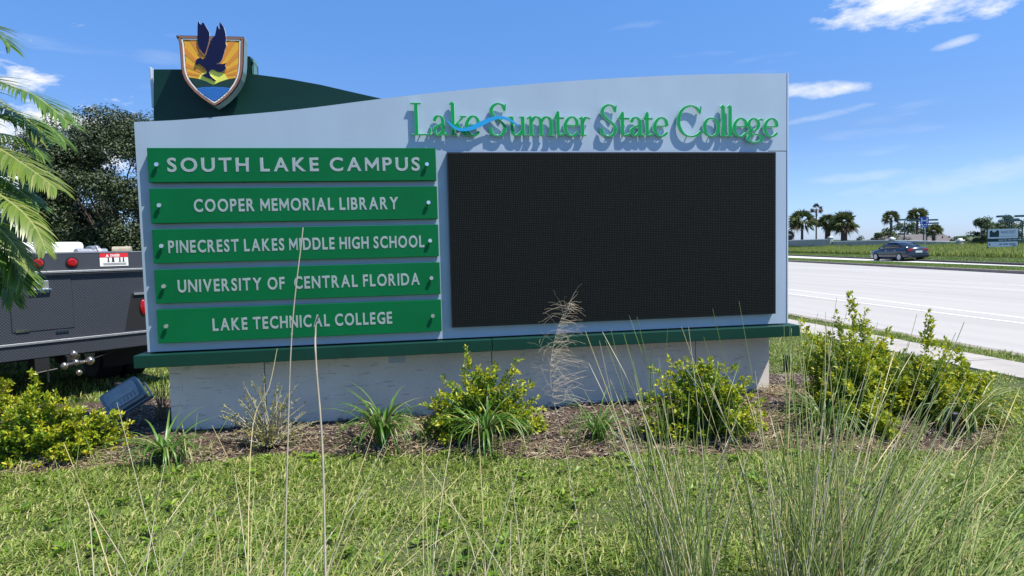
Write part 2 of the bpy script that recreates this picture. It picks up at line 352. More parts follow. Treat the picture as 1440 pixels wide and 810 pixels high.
def blade_mesh(Pn, H, Wd, lean, az_, curl=.5):  # grass: 3-level tapering blade (quad + tri)
    n = len(Pn); d = np.stack([np.cos(az_), np.sin(az_), np.zeros(n)], 1); sd = np.stack([-np.sin(az_ + .6), np.cos(az_ + .6), np.zeros(n)], 1)
    z = np.array([[0, 0, 1.0]]); H = H[:, None]; Wd = Wd[:, None]; ln = lean[:, None]
    m1 = Pn + z * H * .55 + d * H * ln * .35; tp = Pn + z * H * (1 - ln * curl * .6) + d * H * ln
    V = np.stack([Pn - sd * Wd * .5, Pn + sd * Wd * .5, m1 + sd * Wd * .42, m1 - sd * Wd * .42, tp], 1).reshape(-1, 3)
    b = np.arange(n)[:, None] * 5
    F = np.concatenate([b + np.array([[0, 1, 2]]), b + np.array([[0, 2, 3]]), b + np.array([[3, 2, 4]])], 1).reshape(-1, 3); return V, F
def inpoly(x, y, poly):
    r = np.zeros(len(x), bool); n = len(poly)
    for i in range(n):
        x0, y0 = poly[i]; x1, y1 = poly[(i + 1) % n]
        c = ((y0 > y) != (y1 > y)) & (x < (x1 - x0) * (y - y0) / ((y1 - y0) or 1e-9) + x0); r ^= c
    return r
def distpoly(x, y, poly):
    d = np.full(len(x), 1e9); n = len(poly)
    for i in range(n):
        a = np.array(poly[i]); b = np.array(poly[(i + 1) % n]); ab = b - a; t = np.clip(((x - a[0]) * ab[0] + (y - a[1]) * ab[1]) / (ab @ ab), 0, 1)
        d = np.minimum(d, np.hypot(x - a[0] - t * ab[0], y - a[1] - t * ab[1]))
    return d
def crom(pts, n=6, closed=False):
    out = []; m = len(pts)
    for i in range(m if closed else m - 1):
        p = [pts[(i + k) % m] if closed else pts[min(max(i + k, 0), m - 1)] for k in (-1, 0, 1, 2)]
        for j in range(n):
            t = j / n
            out.append(tuple(.5 * (2 * p[1][c] + (p[2][c] - p[0][c]) * t + (2 * p[0][c] - 5 * p[1][c] + 4 * p[2][c] - p[3][c]) * t * t + (3 * p[1][c] - p[0][c] - 3 * p[2][c] + p[3][c]) * t ** 3) for c in range(len(pts[0]))))
    out.append(tuple(pts[0] if closed else pts[-1])); return out

# ------------------------------------------------------------------ ground, road, walks
ZR = -0.12
def line(p, q, z=0.0):                       # a line on the ground through two measured points
    (x0, y0), (x1, y1) = G(*p, z), G(*q, z); k = (x1 - x0) / (y1 - y0); return (lambda y, x0=x0, y0=y0, k=k: x0 + k * (y - y0))
walk_in = line((1128, 470), (1440, 535)); walk_out = line((1107, 449.5), (1440, 513)); verge_out = line((1107, 441), (1440, 500))
edge1 = line((1107, 413), (1440, 455), ZR); edge2 = line((1126, 409), (1440, 447.6), ZR)
kerb_far = line((1107, 368), (1440, 385.7), ZR); med_far = line((1107, 362.4), (1440, 375), 0); far_edge = line((1107, 358.5), (1440, 371), 0)
ys = [-400, -120, -40, -10, 0, 3, 6, 9, 12, 16, 20, 26, 32, 40, 50, 60, 75, 95, 120, 150, 180, 400]
def YC(y): return max(-40, min(y, 150))        # roads run on straight beyond that
prof = [(-900, 0), (-60, 0), (-12, 0), (-3, 0), (3, 0), ('v', 0.0), ('v+', -.3), ('k-', -.3), ('k', 0), ('m', 0.0), ('m+', -.3), ('f-', -.3), ('f', 0), ('w', .15), ('w+', -.6), ('w++', -2.2), (2500, -4)]
def prx(kx, y):
    c = YC(y)
    return {'v': verge_out(c), 'v+': verge_out(c) + .02, 'k-': kerb_far(c) + .1, 'k': kerb_far(c) + .12, 'm': med_far(c), 'm+': med_far(c) + .02, 'f-': far_edge(c) + .1, 'f': far_edge(c) + .12, 'w': far_edge(c) + 16, 'w+': far_edge(c) + 26, 'w++': far_edge(c) + 60}[kx] if isinstance(kx, str) else kx
YG = [-2500, -900] + ys + [900, 2500, 6000]
gb = MB(); nP = len(prof)
for y in YG:
    for kx, z in prof: gb.v.append((prx(kx, y), y, z))
for j in range(len(YG) - 1):
    for i in range(nP - 1): gb.f.append((j * nP + i, j * nP + i + 1, (j + 1) * nP + i + 1, (j + 1) * nP + i)); gb.mi.append(0)
tag(gb.build('ground', M['ground']), kind='structure')
def strip(name, fa, fb, z, m, y0, y1, thick=None):
    b = MB(); yy = [y0] + [y for y in ys if y0 < y < y1] + [y1]
    for y in yy: b.v += [(fa(YC(y)), y, z), (fb(YC(y)), y, z)]
    for i in range(len(yy) - 1): b.f.append((2 * i, 2 * i + 1, 2 * i + 3, 2 * i + 2)); b.mi.append(0)
    if thick:
        n = len(b.v); b.v += [(v[0], v[1], v[2] - thick) for v in b.v]
        for i in range(len(yy) - 1): b.f += [(2 * i, 2 * i + 2, n + 2 * i + 2, n + 2 * i), (2 * i + 1, n + 2 * i + 1, n + 2 * i + 3, 2 * i + 3)]; b.mi += [0, 0]
    return b.build(name, m)
tag(strip('road', lambda y: verge_out(y) + .03, lambda y: kerb_far(y) + .09, ZR, M['road'], -400, 400), kind='structure')
tag(strip('far_road', lambda y: med_far(y) + .03, lambda y: far_edge(y) + .09, -.1, M['road2'], -400, 400), kind='structure')
tag(strip('near_kerb', lambda y: verge_out(y) - .14, lambda y: verge_out(y) + .05, .012, M['kerb'], -400, 400, .2), kind='structure')
tag(strip('median_kerb', lambda y: kerb_far(y) + .06, lambda y: kerb_far(y) + .3, .012, M['kerb'], -400, 400, .2), kind='structure')
tag(strip('median_far_kerb', lambda y: med_far(y) - .15, lambda y: med_far(y) + .05, .012, M['kerb'], -400, 400, .2), kind='structure')
tag(strip('verge_kerb', lambda y: far_edge(y) + .06, lambda y: far_edge(y) + .5, .02, mat('kerb_dark', (.10, .09, .08), .9, var=.4), -400, 400, .2), kind='structure')  # darker concrete colour than the other kerbs
def mark(f, w, y0, y1, z=ZR + .004, m='paint_worn'): return strip('lane_marking', lambda y: f(y) - w / 2, lambda y: f(y) + w / 2, z, M[m], y0, y1)
for f, w, y0, y1 in ((edge1, .13, -100, 200), (edge2, .12, -100, 200)): tag(mark(f, w, y0, y1, m='paint'), kind='structure')
dA = line((1152, 393), (1211, 399.4), ZR); dB = line((1186, 380.5), (1440, 402), ZR)
for i in range(-4, 10): tag(mark(dA, .13, 17.0 + i * 12.2, 20.6 + i * 12.2), kind='structure')
for i in range(-5, 14): tag(mark(dB, .16, 16.6 + i * 9, 21.5 + i * 9), kind='structure')
sw = strip('sidewalk', walk_in, walk_out, .002, M['kerb'], -60, 120); tag(sw, kind='structure')
for i in range(-8, 34):
    y0 = i * 1.5 + .4; y1 = y0 + 1.488; b = MB(); dz = random.uniform(-.003, .003)
    q = [(walk_in(y0) + .01, y0), (walk_out(y0) - .01, y0), (walk_out(y1) - .01, y1), (walk_in(y1) + .01, y1)]
    b.add([(x, y, .006) for x, y in q] + [(x, y, .024 + dz) for x, y in q], [(4, 5, 6, 7), (0, 1, 5, 4), (1, 2, 6, 5), (2, 3, 7, 6), (3, 0, 4, 7)]); b.build('slab', M['conc'], sw)

# mulch bed
BED = [(-6.0, 4.75), (-4.4, 4.72)] + [G(u, v) for u, v in ((0, 672), (90, 664), (180, 657), (300, 651), (400, 643), (500, 642), (640, 645), (760, 647), (900, 642), (1000, 640), (1100, 636), (1200, 640), (1300, 640), (1380, 634), (1418, 622), (1425, 605))] + [(4.55, 4.3), (4.75, 5.2), (4.3, 6.1), (3.6, 6.4), (2.0, 6.6), (-2.0, 6.5), (-2.6, 6.9), (-4.5, 6.9), (-6.0, 6.6)]
def bedz(x, y):
    d = distpoly(x, y, BED); ins = inpoly(x, y, BED)
    bump = .05 * np.clip(d / .35, 0, 1) + .03 * np.clip((x - 1.0) / 2, 0, 1) * np.clip(d / .5, 0, 1)
    bump = bump + .012 * np.sin(x * 7.1 + 1.3 * y) * np.sin(y * 9.3) * np.clip(d / .2, 0, 1)
    return np.where(ins, .006 + bump, -.03)
gx = np.arange(-6.1, 4.9, .04); gy = np.arange(3.5, 7.0, .04); X, Y = np.meshgrid(gx, gy); Z = bedz(X.ravel(), Y.ravel()).reshape(X.shape)
idx = np.arange(X.size).reshape(X.shape); keep = inpoly(X.ravel(), Y.ravel(), BED).reshape(X.shape); keep = keep[:-1, :-1] | keep[1:, :-1] | keep[:-1, 1:] | keep[1:, 1:]
F = np.stack([idx[:-1, :-1][keep], idx[:-1, 1:][keep], idx[1:, 1:][keep], idx[1:, :-1][keep]], 1)
tag(npmesh('mulch_bed', np.stack([X.ravel(), Y.ravel(), Z.ravel()], 1), F, M['mulch'], smooth=True), kind='structure')
def scatter(n, x0, x1, y0, y1):
    x = rng.uniform(x0, x1, n); y = rng.uniform(y0, y1, n); return x, y
def chips(name, n, L0, L1, w0, w1, material, lift, up, hi=6.4, edge=False):
    x, y = scatter(n, -5.5, 4.9, 3.6, hi); ok = inpoly(x, y, BED)
    if edge: ok &= (distpoly(x, y, BED) < rng.exponential(.17, len(x))) | (np.sin(x * 2.3 + 1) + np.sin(x * 5.1 + y * 3) > .8)
    x, y = x[ok], y[ok]; n = len(x); z = bedz(x, y) + rng.uniform(0, lift, n); a = rng.uniform(0, 2 * PI, n); p = rng.normal(0, up, n)
    D = np.stack([np.cos(a) * np.cos(p), np.sin(a) * np.cos(p), np.sin(p)], 1); N = norm(rng.normal(0, .35, (n, 3)) + np.array([0, 0, 1.0]))
    V, Fc = leaf_mesh(np.stack([x, y, z], 1), D, N, rng.uniform(L0, L1, n), rng.uniform(w0, w1, n), -.3)
    return npmesh(name, V, Fc, material, kind='stuff')
tag(chips('mulch_chips', 42000, .02, .065, .008, .02, M['chip'], .022, .35), 'shredded brown bark mulch covering the bed under the sign', 'mulch')
tag(chips('dry_grass_clippings', 36000, .05, .17, .003, .006, M['straw'], .035, .25, 5.4, True), 'tan dry grass clippings along the lawn edge of the mulch', 'clippings')

# lawn
def keep_lawn(x, y, m=.02):
    ok = ~(inpoly(x, y, BED) & (distpoly(x, y, BED) > m)); c = np.array([walk_in(0), walk_in(1)]); wi = c[0] + (c[1] - c[0]) * y
    wo = walk_out(0) + (walk_out(1) - walk_out(0)) * y; vo = verge_out(0) + (verge_out(1) - verge_out(0)) * y
    ok &= (x < wi + .02) | ((x > wo - .02) & (x < vo - .12))
    return ok
def lawn(name, n, x0, x1, y0, y1, h0, h1, w0, w1, ln, material=None, extra=None):
    x, y = scatter(n, x0, x1, y0, y1); ok = keep_lawn(x, y)
    if extra is not None: ok &= extra(x, y)
    x, y = x[ok], y[ok]; n = len(x)
    clump = .72 + .5 * np.sin(x * 3.1 + np.sin(y * 2.7) * 2) * np.sin(y * 3.7 + np.sin(x * 1.9) * 2) + rng.normal(0, .08, n)
    V, Fc = blade_mesh(np.stack([x, y, np.zeros(n) - .004], 1), rng.uniform(h0, h1, n) * clump, rng.uniform(w0, w1, n), np.abs(rng.normal(ln, .45, n)), rng.uniform(0, 2 * PI, n))
    return V, Fc
parts_ = [lawn('', 140000, -3.6, 5.6, 2.2, 4.9, .025, .085, .005, .0115, 1.15, extra=lambda x, y: (x > -.62 * y - .4) & (x < 1.12 * y + .6)),
          lawn('', 60000, 3.0, 7.6, 3.8, 9.0, .04, .09, .006, .011, .8),
          lawn('', 60000, 2.5, 7.8, 9.0, 24, .05, .10, .012, .022, .8),
          lawn('', 60000, -9, -1.5, 4.6, 12, .05, .11, .008, .014, .8),
          lawn('', 40000, -1.5, 4, 6.4, 12, .05, .10, .012, .02, .8)]
off = 0; Vs = []; Fs = []
for V, Fc in parts_: Vs.append(V); Fs.append(Fc + off); off += len(V)
tag(npmesh('lawn_grass', np.concatenate(Vs), np.concatenate(Fs), M['blade'], kind='stuff'), 'mown green lawn in front of and around the sign', 'grass')
nw = 420; wx, wy = scatter(nw, -3.0, 4.5, 2.4, 4.7); okw = keep_lawn(wx, wy, -.03) & (np.sin(wx * 1.7 + 2) * np.sin(wy * 2.9) > -.1); wx, wy = wx[okw], wy[okw]
nl_ = 9; wxx = np.repeat(wx, nl_); wyy = np.repeat(wy, nl_); aw = rng.uniform(0, 2 * PI, len(wxx)); Dw = np.stack([np.cos(aw), np.sin(aw), rng.uniform(.1, .6, len(wxx))], 1)
V, Fc = leaf_mesh(np.stack([wxx, wyy, rng.uniform(.02, .05, len(wxx))], 1), Dw, norm(rng.normal(0, .3, (len(wxx), 3)) + np.array([0, 0, 1.0])), rng.uniform(.03, .065, len(wxx)), rng.uniform(.015, .028, len(wxx)), .15)
tag(npmesh('lawn_weeds', V, Fc, M['leafg'], kind='stuff'), 'small broad leaved weeds scattered through the lawn', 'weeds')
# strip grasses across the road
def fstrip(n, fa, fb, y0, y1, h0, h1, w0, w1, ln, z=0.0, hz=None):
    y = rng.uniform(y0, y1, n); t = rng.uniform(0, 1, n); a = np.array([fa(v) for v in np.clip(y, -40, 150)]); b = np.array([fb(v) for v in np.clip(y, -40, 150)])
    x = a + (b - a) * t; h = rng.uniform(h0, h1, n)
    if hz is not None: h = h * hz(x, y, t)
    return blade_mesh(np.stack([x, y, np.full(n, z)], 1), h, rng.uniform(w0, w1, n), np.abs(rng.normal(ln, .2, n)), rng.uniform(0, 2 * PI, n))
V, Fc = fstrip(60000, lambda y: kerb_far(y) + .35, lambda y: med_far(y) - .15, 6, 120, .02, .05, .03, .06, .8)
tag(npmesh('median_grass', V, Fc, M['bladefar'], kind='stuff'), 'short dry green grass on the median between the two roadways', 'grass')
V, Fc = fstrip(60000, lambda y: far_edge(y) + .5, lambda y: far_edge(y) + 9, 6, 130, .05, .12, .04, .08, .6)
tag(npmesh('verge_grass', V, Fc, M['bladefar'], kind='stuff'), 'mown green verge beyond the far roadway', 'grass')
WALLP = [P(1100, 340, 106), P(1170, 340, 92), P(1245, 340, 77), P(1350, 340, 65), P(1440, 340, 58), P(1600, 340, 50)]
def wallx(y):
    for a_, b_ in zip(WALLP, WALLP[1:]):
        if a_.y >= y >= b_.y: return b_.x + (a_.x - b_.x) * (y - b_.y) / (a_.y - b_.y) - .3
    a_, b_ = (WALLP[0], WALLP[1]) if y > WALLP[0].y else (WALLP[-2], WALLP[-1]); return b_.x + (a_.x - b_.x) * (y - b_.y) / (a_.y - b_.y) - .3
V, Fc = fstrip(110000, lambda y: far_edge(y) + 5, wallx, 12, 118, .6, 1.15, .04, .09, .35, .1, lambda x, y, t: .45 + .6 * t * (1 + .3 * np.sin(x * .9 + y * .7) * np.sin(y * .35)))
tag(npmesh('tall_grass', V, Fc, mat('tall_grass_blade', (.2, .3, .05), .6, 0, .3, island=[(.12, .20, .04), (.24, .32, .06), (.34, .38, .10), (.18, .26, .05), (.42, .40, .16)], transl=.35), kind='stuff'), 'tall unmown grass growing in front of the pale boundary wall', 'grass')

# ------------------------------------------------------------------ monument sign
YF = 5.17
sign = thing('monument_sign', 'large grey and green college campus monument sign with black screen and shield crest', 'sign', (.6, YF + .25, 0))
def sx(pts, y=YF): return [S(u, v, y) for u, v in pts]
def quadS(tl, tr, bl, br, y):                # axis-aligned rectangle from four measured corners
    a = [S(*p, y) for p in (tl, tr, bl, br)]; return (a[0][0] + a[2][0]) / 2, (a[1][0] + a[3][0]) / 2, (a[2][1] + a[3][1]) / 2, (a[0][1] + a[1][1]) / 2
XL, XR = -2.063, 3.29
ZB, ZS = .735, S(1100, 212)[1]
top = crom([(190, 171.5), (225, 170), (260, 168), (325, 162.5), (387, 157), (450, 150), (535, 139), (620, 129.5), (700, 122), (800, 114), (900, 108), (1000, 104.2), (1106, 103)], 3)
topz = sx(top); topz = [(max(XL, min(XR, x)), z) for x, z in topz]; topz[0] = (XL, topz[0][1]); topz[-1] = (XR, topz[-1][1])
b = MB(); b.prism([(XL, ZS + .0005), (XR, ZS + .0005)] + topz[::-1], YF, YF + .10); b.build('upper_fascia', M['alu'], sign, True)
b = MB(); b.box(XL + .006, XR - .006, YF + .102, YF + .42, ZB, ZS - .05)
b.build('core_box', M['alu_edge'], sign, True)
XS = S(1080, 300)[0]
b = MB(); b.box(XL, XS, YF, YF + .10, ZB, ZS); b.build('lower_face', M['alu'], sign, True)
b = MB(); b.box(XS + .0005, XR, YF + .001, YF + .10, ZB, ZS - .006); b.build('side_panel', M['alu'], sign, True)
b = MB(); b.box(XR + .001, XR + .012, YF - .004, YF + .10, ZB, S(1106, 103)[1] + .004); b.build('edge_trim', M['pale'], sign, True)
# green ledge and base
b = MB(); x0l = S(187, 502, YF - .1)[0]; x1l = S(1126, 460, YF - .1)[0]
zt = (S(187, 499, YF - .1)[1] + S(1126, 459, YF - .1)[1]) / 2; zb = (S(187, 517, YF - .1)[1] + S(1126, 474, YF - .1)[1]) / 2
xm = S(692, 480, YF - .1)[0]
for a, c in ((x0l, xm - .002), (xm + .002, x1l)):
    b = MB(); b.box(a, c, YF - .1, YF + .52, zb, zt); b.build('ledge_cap', M['ledge'], sign, True, bevel=.004)
bx0 = S(239, 560, YF + .2)[0]; bx1 = S(1082, 520, YF + .2)[0]
js = [bx0] + [S(u, 520, YF + .2)[0] for u in (372, 692, 978)] + [bx1]
for i in range(4):
    b = MB(); b.box(js[i] + .004, js[i + 1] - .004, YF + .2, YF + .215, -.1, zb - .001); b.build('base_panel', M['base'], sign, True)
b = MB(); b.box(bx0 + .002, bx1 - .002, YF + .217, YF + .48, -.1, zb - .002); b.build('base_core', mat('base_core', (.22, .24, .25), .85), sign, True)
b = MB(); b.box(S(458 + 70, 0, 5.37)[0], S(458 + 94, 0, 5.37)[0], YF + .194, YF + .199, .52, .64)
b.build('cover_plate', mat('cover_plate', (.38, .43, .48), .5, .2), sign, True)
# screen
lx0, lx1, lz0, lz1 = quadS((628, 215), (1091, 213), (636, 461), (1091, 441), YF - .05)
b = MB(); b.box(lx0, lx1, YF - .05, YF + .0, lz0, lz1); scr = b.build('screen_cabinet', M['black'], sign, True)
b = MB(); b.box(lx0 + .012, lx1 - .012, YF - .054, YF - .0505, lz0 + .012, lz1 - .012); b.build('led_screen', M['led'], scr, 'up')

# plaques and their letters (built-in font glyphs, one object per letter)
glyphs = {}
def glyph(ch, bold, width):
    k = (ch, bold)
    if k not in glyphs and ch == 'M':        # drawn by hand: the offset outline of this letter folds over itself
        w = .085 + 1.6 * bold; X_ = .70; Hh = .69; lo, hi = -bold, Hh + bold
        q = [(0, lo), (w, lo), (w, hi - .30), (X_ / 2, .10), (X_ - w, hi - .30), (X_ - w, lo), (X_, lo), (X_, hi), (X_ - w * 1.05, hi), (X_ / 2, .33), (w * 1.05, hi), (0, hi)]
        ns_ = len(q); hz_ = .014; vs = [(x, y, hz_) for x, y in q] + [(x, y, -hz_) for x, y in q]
        me = bpy.data.meshes.new('glyph'); me.from_pydata(vs, [], [tuple(range(ns_)), tuple(range(2 * ns_ - 1, ns_ - 1, -1))] + [(i, ns_ + i, ns_ + (i + 1) % ns_, (i + 1) % ns_) for i in range(ns_)]); me.materials.append(M['silver'])
        glyphs[k] = (me, 0.0, X_)
    if k not in glyphs:
        c = bpy.data.curves.new('glyph', 'FONT'); c.body = ch; c.offset = bold; c.extrude = .004; c.bevel_depth = .012; c.resolution_u = 4
        o = bpy.data.objects.new('glyph', c); COL.objects.link(o); bpy.context.view_layer.update()
        me = bpy.data.meshes.new_from_object(o.evaluated_get(bpy.context.evaluated_depsgraph_get())); me.materials.clear(); me.materials.append(M['silver'])
        xs = [v.co.x for v in me.vertices]; bpy.data.objects.remove(o)
        glyphs[k] = (me, min(xs), max(xs))
    return glyphs[k]
def write(text, x0, x1, z0, z1, y, parent, bold=.016, gap=.10, space=.28, org=None, tilt=0.0, depth=1.0, m=None):
    xs = []; cur = 0
    for ch in text:
        if ch == ' ': cur += space; continue
        me, a, c = glyph(ch, bold, 1); xs.append((ch, cur)); cur += (c - a) + gap
    cur -= gap; sxx = (x1 - x0) / cur; capz = (z1 - z0) / (.69 + 2 * bold); L = org if org is not None else Vector((0, 0, 0))
    for ch, cx in xs:
        me, a, c = glyph(ch, bold, 1)
        if m: me = me.copy(); me.materials.clear(); me.materials.append(m)
        o = bpy.data.objects.new('letter', me); COL.objects.link(o); o.parent = parent
        o.rotation_euler = (PI / 2, 0, 0); o.scale = (sxx, capz, .07 * depth)
        o.location = Vector((x0 + (cx - a) * sxx, y, z0 + bold * capz)) - L
YP = YF - .055
plq = [((205.9, 207.8), (612.5, 208.1), (209.4, 256.4), (613.8, 254.0), 'SOUTH LAKE CAMPUS', (234.4, 222.4, 241.7), (590, 221.3, 240.0), (221.5, 231.8), (600.3, 231.4), .020, .14, .30),
       ((209.7, 265), (614.4, 261.9), (212.5, 314), (615.9, 308), 'COOPER MEMORIAL LIBRARY', (271.9, 280, 298), (559.7, 277.6, 294.2), (225.2, 289), (602.5, 285), .022, .10, .24),
       ((213.1, 321.9), (615.9, 316.2), (216.2, 370), (617.5, 361.2), 'PINECREST LAKES MIDDLE HIGH SCHOOL', (236, 337.8, 355), (596.3, 332, 348.5), (228.4, 346), (604.7, 338.5), .024, .10, .22),
       ((216.2, 379.4), (618.4, 368.7), (219.7, 427.5), (619.4, 413.4), 'UNIVERSITY OF  CENTRAL FLORIDA', (249.4, 394, 411.5), (590, 384, 400.5), (231.6, 402.5), (606.6, 391), .022, .10, .24),
       ((220, 435.6), (620.3, 421.2), (222.2, 483.4), (621.2, 465.6), 'LAKE TECHNICAL COLLEGE', (298.4, 448, 465.5), (551, 438.8, 455), (235, 458.5), (608.5, 444), .024, .10, .24)]
for tl, tr, bl, br, txt, l_, r_, b1, b2, bold, gap, spc in plq:
    x0, x1, z0, z1 = quadS(tl, tr, bl, br, YP)
    b = MB(); b.box(x0, x1, YP, YF - .006, z0, z1); pq = b.build('name_plaque', M['green'], sign, True, bevel=.003)
    pq['label'] = 'green plaque reading ' + ' '.join(txt.split())
    b = MB(); b.box(x0 + .05, x1 - .05, YF - .0055, YF - .0005, z0 + .05, z1 - .05); b.build('spacer', M['pale'], pq, 'up')
    zz = [S(l_[0], l_[2], YP)[1], S(r_[0], r_[2], YP)[1], S(l_[0], l_[1], YP)[1], S(r_[0], r_[1], YP)[1]]
    write(txt, S(l_[0], l_[1], YP)[0], S(r_[0], r_[1], YP)[0], (zz[0] + zz[1]) / 2, (zz[2] + zz[3]) / 2, YP - .0012, pq, bold * .55, gap + .045, spc + .06, sign.location)
    for bb in (b1, b2):
        bxx, bz = S(*bb, YP); c = MB(); c.tube([(bxx, YP - .001, bz), (bxx, YP - .014, bz)], .0075, 10); c.tube([(bxx, YP - .0145, bz), (bxx, YP - .026, bz)], [.017, .015], 14); c.build('bolt', M['bolt'], pq, 'up', smooth=False)

# headline letters, drawn with a broad nib
GL = {
 'L': [('c', [(.27, .02), (.27, .98)]), ('h', [(.0, .978), (.52, .978)]), ('h', [(.02, .022), (.97, .022)]), ('t', [(.93, .01), (.98, .24)])],
 'a': [('c', [(.10, .44), (.20, .56), (.42, .60), (.62, .53), (.68, .38), (.68, .12), (.78, .02), (.99, .05)]), ('c', [(.68, .36), (.40, .31), (.14, .22), (.10, .10), (.26, .01), (.48, .04), (.68, .16)])],
 'k': [('c', [(.25, .02), (.25, 1.0)]), ('t', [(.08, .96), (.25, 1.04)]), ('h', [(.05, .018), (.45, .018)]), ('t', [(.30, .28), (.80, .58)]), ('h', [(.62, .585), (.95, .585)]), ('s', [(.42, .36), (.62, .18), (.90, .02)]), ('h', [(.80, .018), (1.0, .018)])],
 'e': [('h', [(.12, .33), (.93, .33)]), ('c', [(.93, .33), (.86, .50), (.62, .60), (.30, .54), (.10, .36), (.12, .16), (.34, .02), (.62, .0), (.96, .12)])],
 'S': [('c', [(.86, .80), (.74, .95), (.48, 1.0), (.20, .90), (.15, .72), (.38, .55), (.70, .40), (.86, .22), (.70, .04), (.42, -.01), (.16, .06), (.06, .24)]), ('t', [(.86, .76), (.90, .98)]), ('t', [(.06, .04), (.06, .28)])],
 'u': [('c', [(.20, .58), (.20, .18), (.32, .02), (.54, .02), (.76, .16)]), ('c', [(.80, .59), (.80, .02)]), ('h', [(.0, .58), (.22, .58)]), ('h', [(.60, .58), (.82, .58)]), ('h', [(.78, .018), (1.0, .018)])],
 'm': [('c', [(.15, .02), (.15, .57)]), ('t', [(.0, .54), (.15, .61)]), ('c', [(.17, .46), (.28, .58), (.42, .57), (.50, .42), (.50, .02)]), ('c', [(.52, .46), (.64, .58), (.78, .57), (.86, .42), (.86, .02)]), ('h', [(.03, .018), (.27, .018)]), ('h', [(.39, .018), (.61, .018)]), ('h', [(.75, .018), (.99, .018)])],
 't': [('h', [(.0, .555), (.92, .555)]), ('c', [(.36, .76), (.36, .14), (.50, .02), (.95, .07)]), ('h', [(.0, .57), (.90, .57)]), ('t', [(.02, .56), (.36, .78)])],
 'r': [('c', [(.32, .02), (.32, .57)]), ('t', [(.05, .54), (.32, .61)]), ('c', [(.36, .44), (.56, .58), (.95, .55)]), ('h', [(.08, .018), (.62, .018)])],
 'C': [('c', [(.92, .80), (.76, .95), (.52, 1.0), (.22, .88), (.07, .62), (.08, .34), (.26, .08), (.56, -.01), (.82, .05), (.98, .18)]), ('t', [(.92, .74), (.96, .98)])],
 'o': [('o', [(.50, .60), (.18, .52), (.07, .30), (.18, .08), (.50, .0), (.82, .08), (.93, .30), (.82, .52)])],
 'l': [('c', [(.50, .02), (.50, 1.0)]), ('t', [(.12, .96), (.50, 1.04)]), ('h', [(.08, .018), (.92, .018)])],
 'g': [('o', [(.42, .60), (.18, .52), (.12, .40), (.20, .27), (.42, .20), (.64, .27), (.72, .40), (.66, .52)]), ('t', [(.66, .52), (.82, .58), (.99, .55)]), ('c', [(.26, .24), (.14, .16), (.24, .09), (.60, .07), (.88, .0), (.88, -.12), (.60, -.20), (.26, -.19), (.06, -.11), (.14, .0), (.30, .07)])],
}
HL = [('L', 577, 607), ('a', 608.3, 630), ('k', 629.5, 658), ('e', 653.8, 675), ('S', 687, 714.6), ('u', 714.6, 741), ('m', 740, 781.5), ('t', 779, 795), ('e', 792.6, 814), ('r', 813, 831.8),
      ('S', 843.3, 870), ('t', 869, 887), ('a', 885.6, 907.5), ('t', 905, 919.5), ('e', 918.3, 940.2),
      ('C', 951.7, 988.3), ('o', 989, 1012.7), ('l', 1012, 1022.8), ('l', 1021.8, 1032.5), ('e', 1030.4, 1051.7), ('g', 1050, 1074), ('e', 1073.5, 1095)]
YL = YF - .036
capA, capB = S(600, 146.5, YL)[1], S(1060, 147.5, YL)[1]; basA, basB = S(600, 191, YL)[1], S(1060, 190.6, YL)[1]
zbase = (basA + basB) / 2; CAP = (capA + capB) / 2 - zbase
for ch, u0, u1 in HL:
    x0 = S(u0, 170, YL)[0]; x1 = S(u1, 170, YL)[0]; mx_ = (x1 - x0) * .025; x0 += mx_; x1 -= mx_; b = MB(); thick = .104 * CAP; thin = .028 * CAP
    for k, (ty, pts) in enumerate(GL[ch]):
        q = [(x0 + p[0] * (x1 - x0), zbase + p[1] * CAP) for p in pts]
        if ty in 'cs' and len(q) > 2: q = crom(q, 5)
        if ty == 'o': q = crom(q, 4, True)
        ws = []
        for i in range(len(q)):
            a = q[max(i - 1, 0)]; c = q[min(i + 1, len(q) - 1)]
            if ty == 'o' and i in (0, len(q) - 1): a, c = q[-2], q[1]
            an = math.atan2(c[1] - a[1], c[0] - a[0]); w = thin + (thick - thin) * abs(math.sin(an + .18)) ** 1.5
            if ty == 'h': w = thin * 1.05
            if ty == 't': w = thin * 1.5
            if ty == 's': w = thick
            ws.append(w)
        if ty in 'c' and len(pts) > 2: ws[0] *= .8; ws[-1] = thin * .7
        b.ribbon(q, ws, YL - .0005 * k, YL + .004, 0, 1)
        b.ribbon(q, [w + .0045 for w in ws], YL + .0042 + .0004 * k, YF - .018, 1, 1)
    b.box(x0 + .45 * (x1 - x0) - .004, x0 + .45 * (x1 - x0) + .004, YF - .018, YF, zbase + .02 * CAP, zbase + .05 * CAP, 1)
    b.build('letter', [M['letter_face'], M['letter_side']], sign, True)
b = MB(); rp = crom([(628, 168.5), (637, 178), (648, 182.5), (662, 180.5), (676, 174.5), (690, 168), (703, 165.2), (716, 168.5), (730, 177.5)], 5); n = len(rp)
wz = [.003 + .036 * math.sin(PI * min(1, i / (n - 1))) ** .7 * (1 - .25 * math.sin(2 * PI * i / (n - 1)) ** 2) for i in range(n)]
b.ribbon([S(u, v, YL - .012) for u, v in rp], wz, YL - .016, YL - .0085); b.build('ribbon_swoosh', M['ribbon'], sign, True)

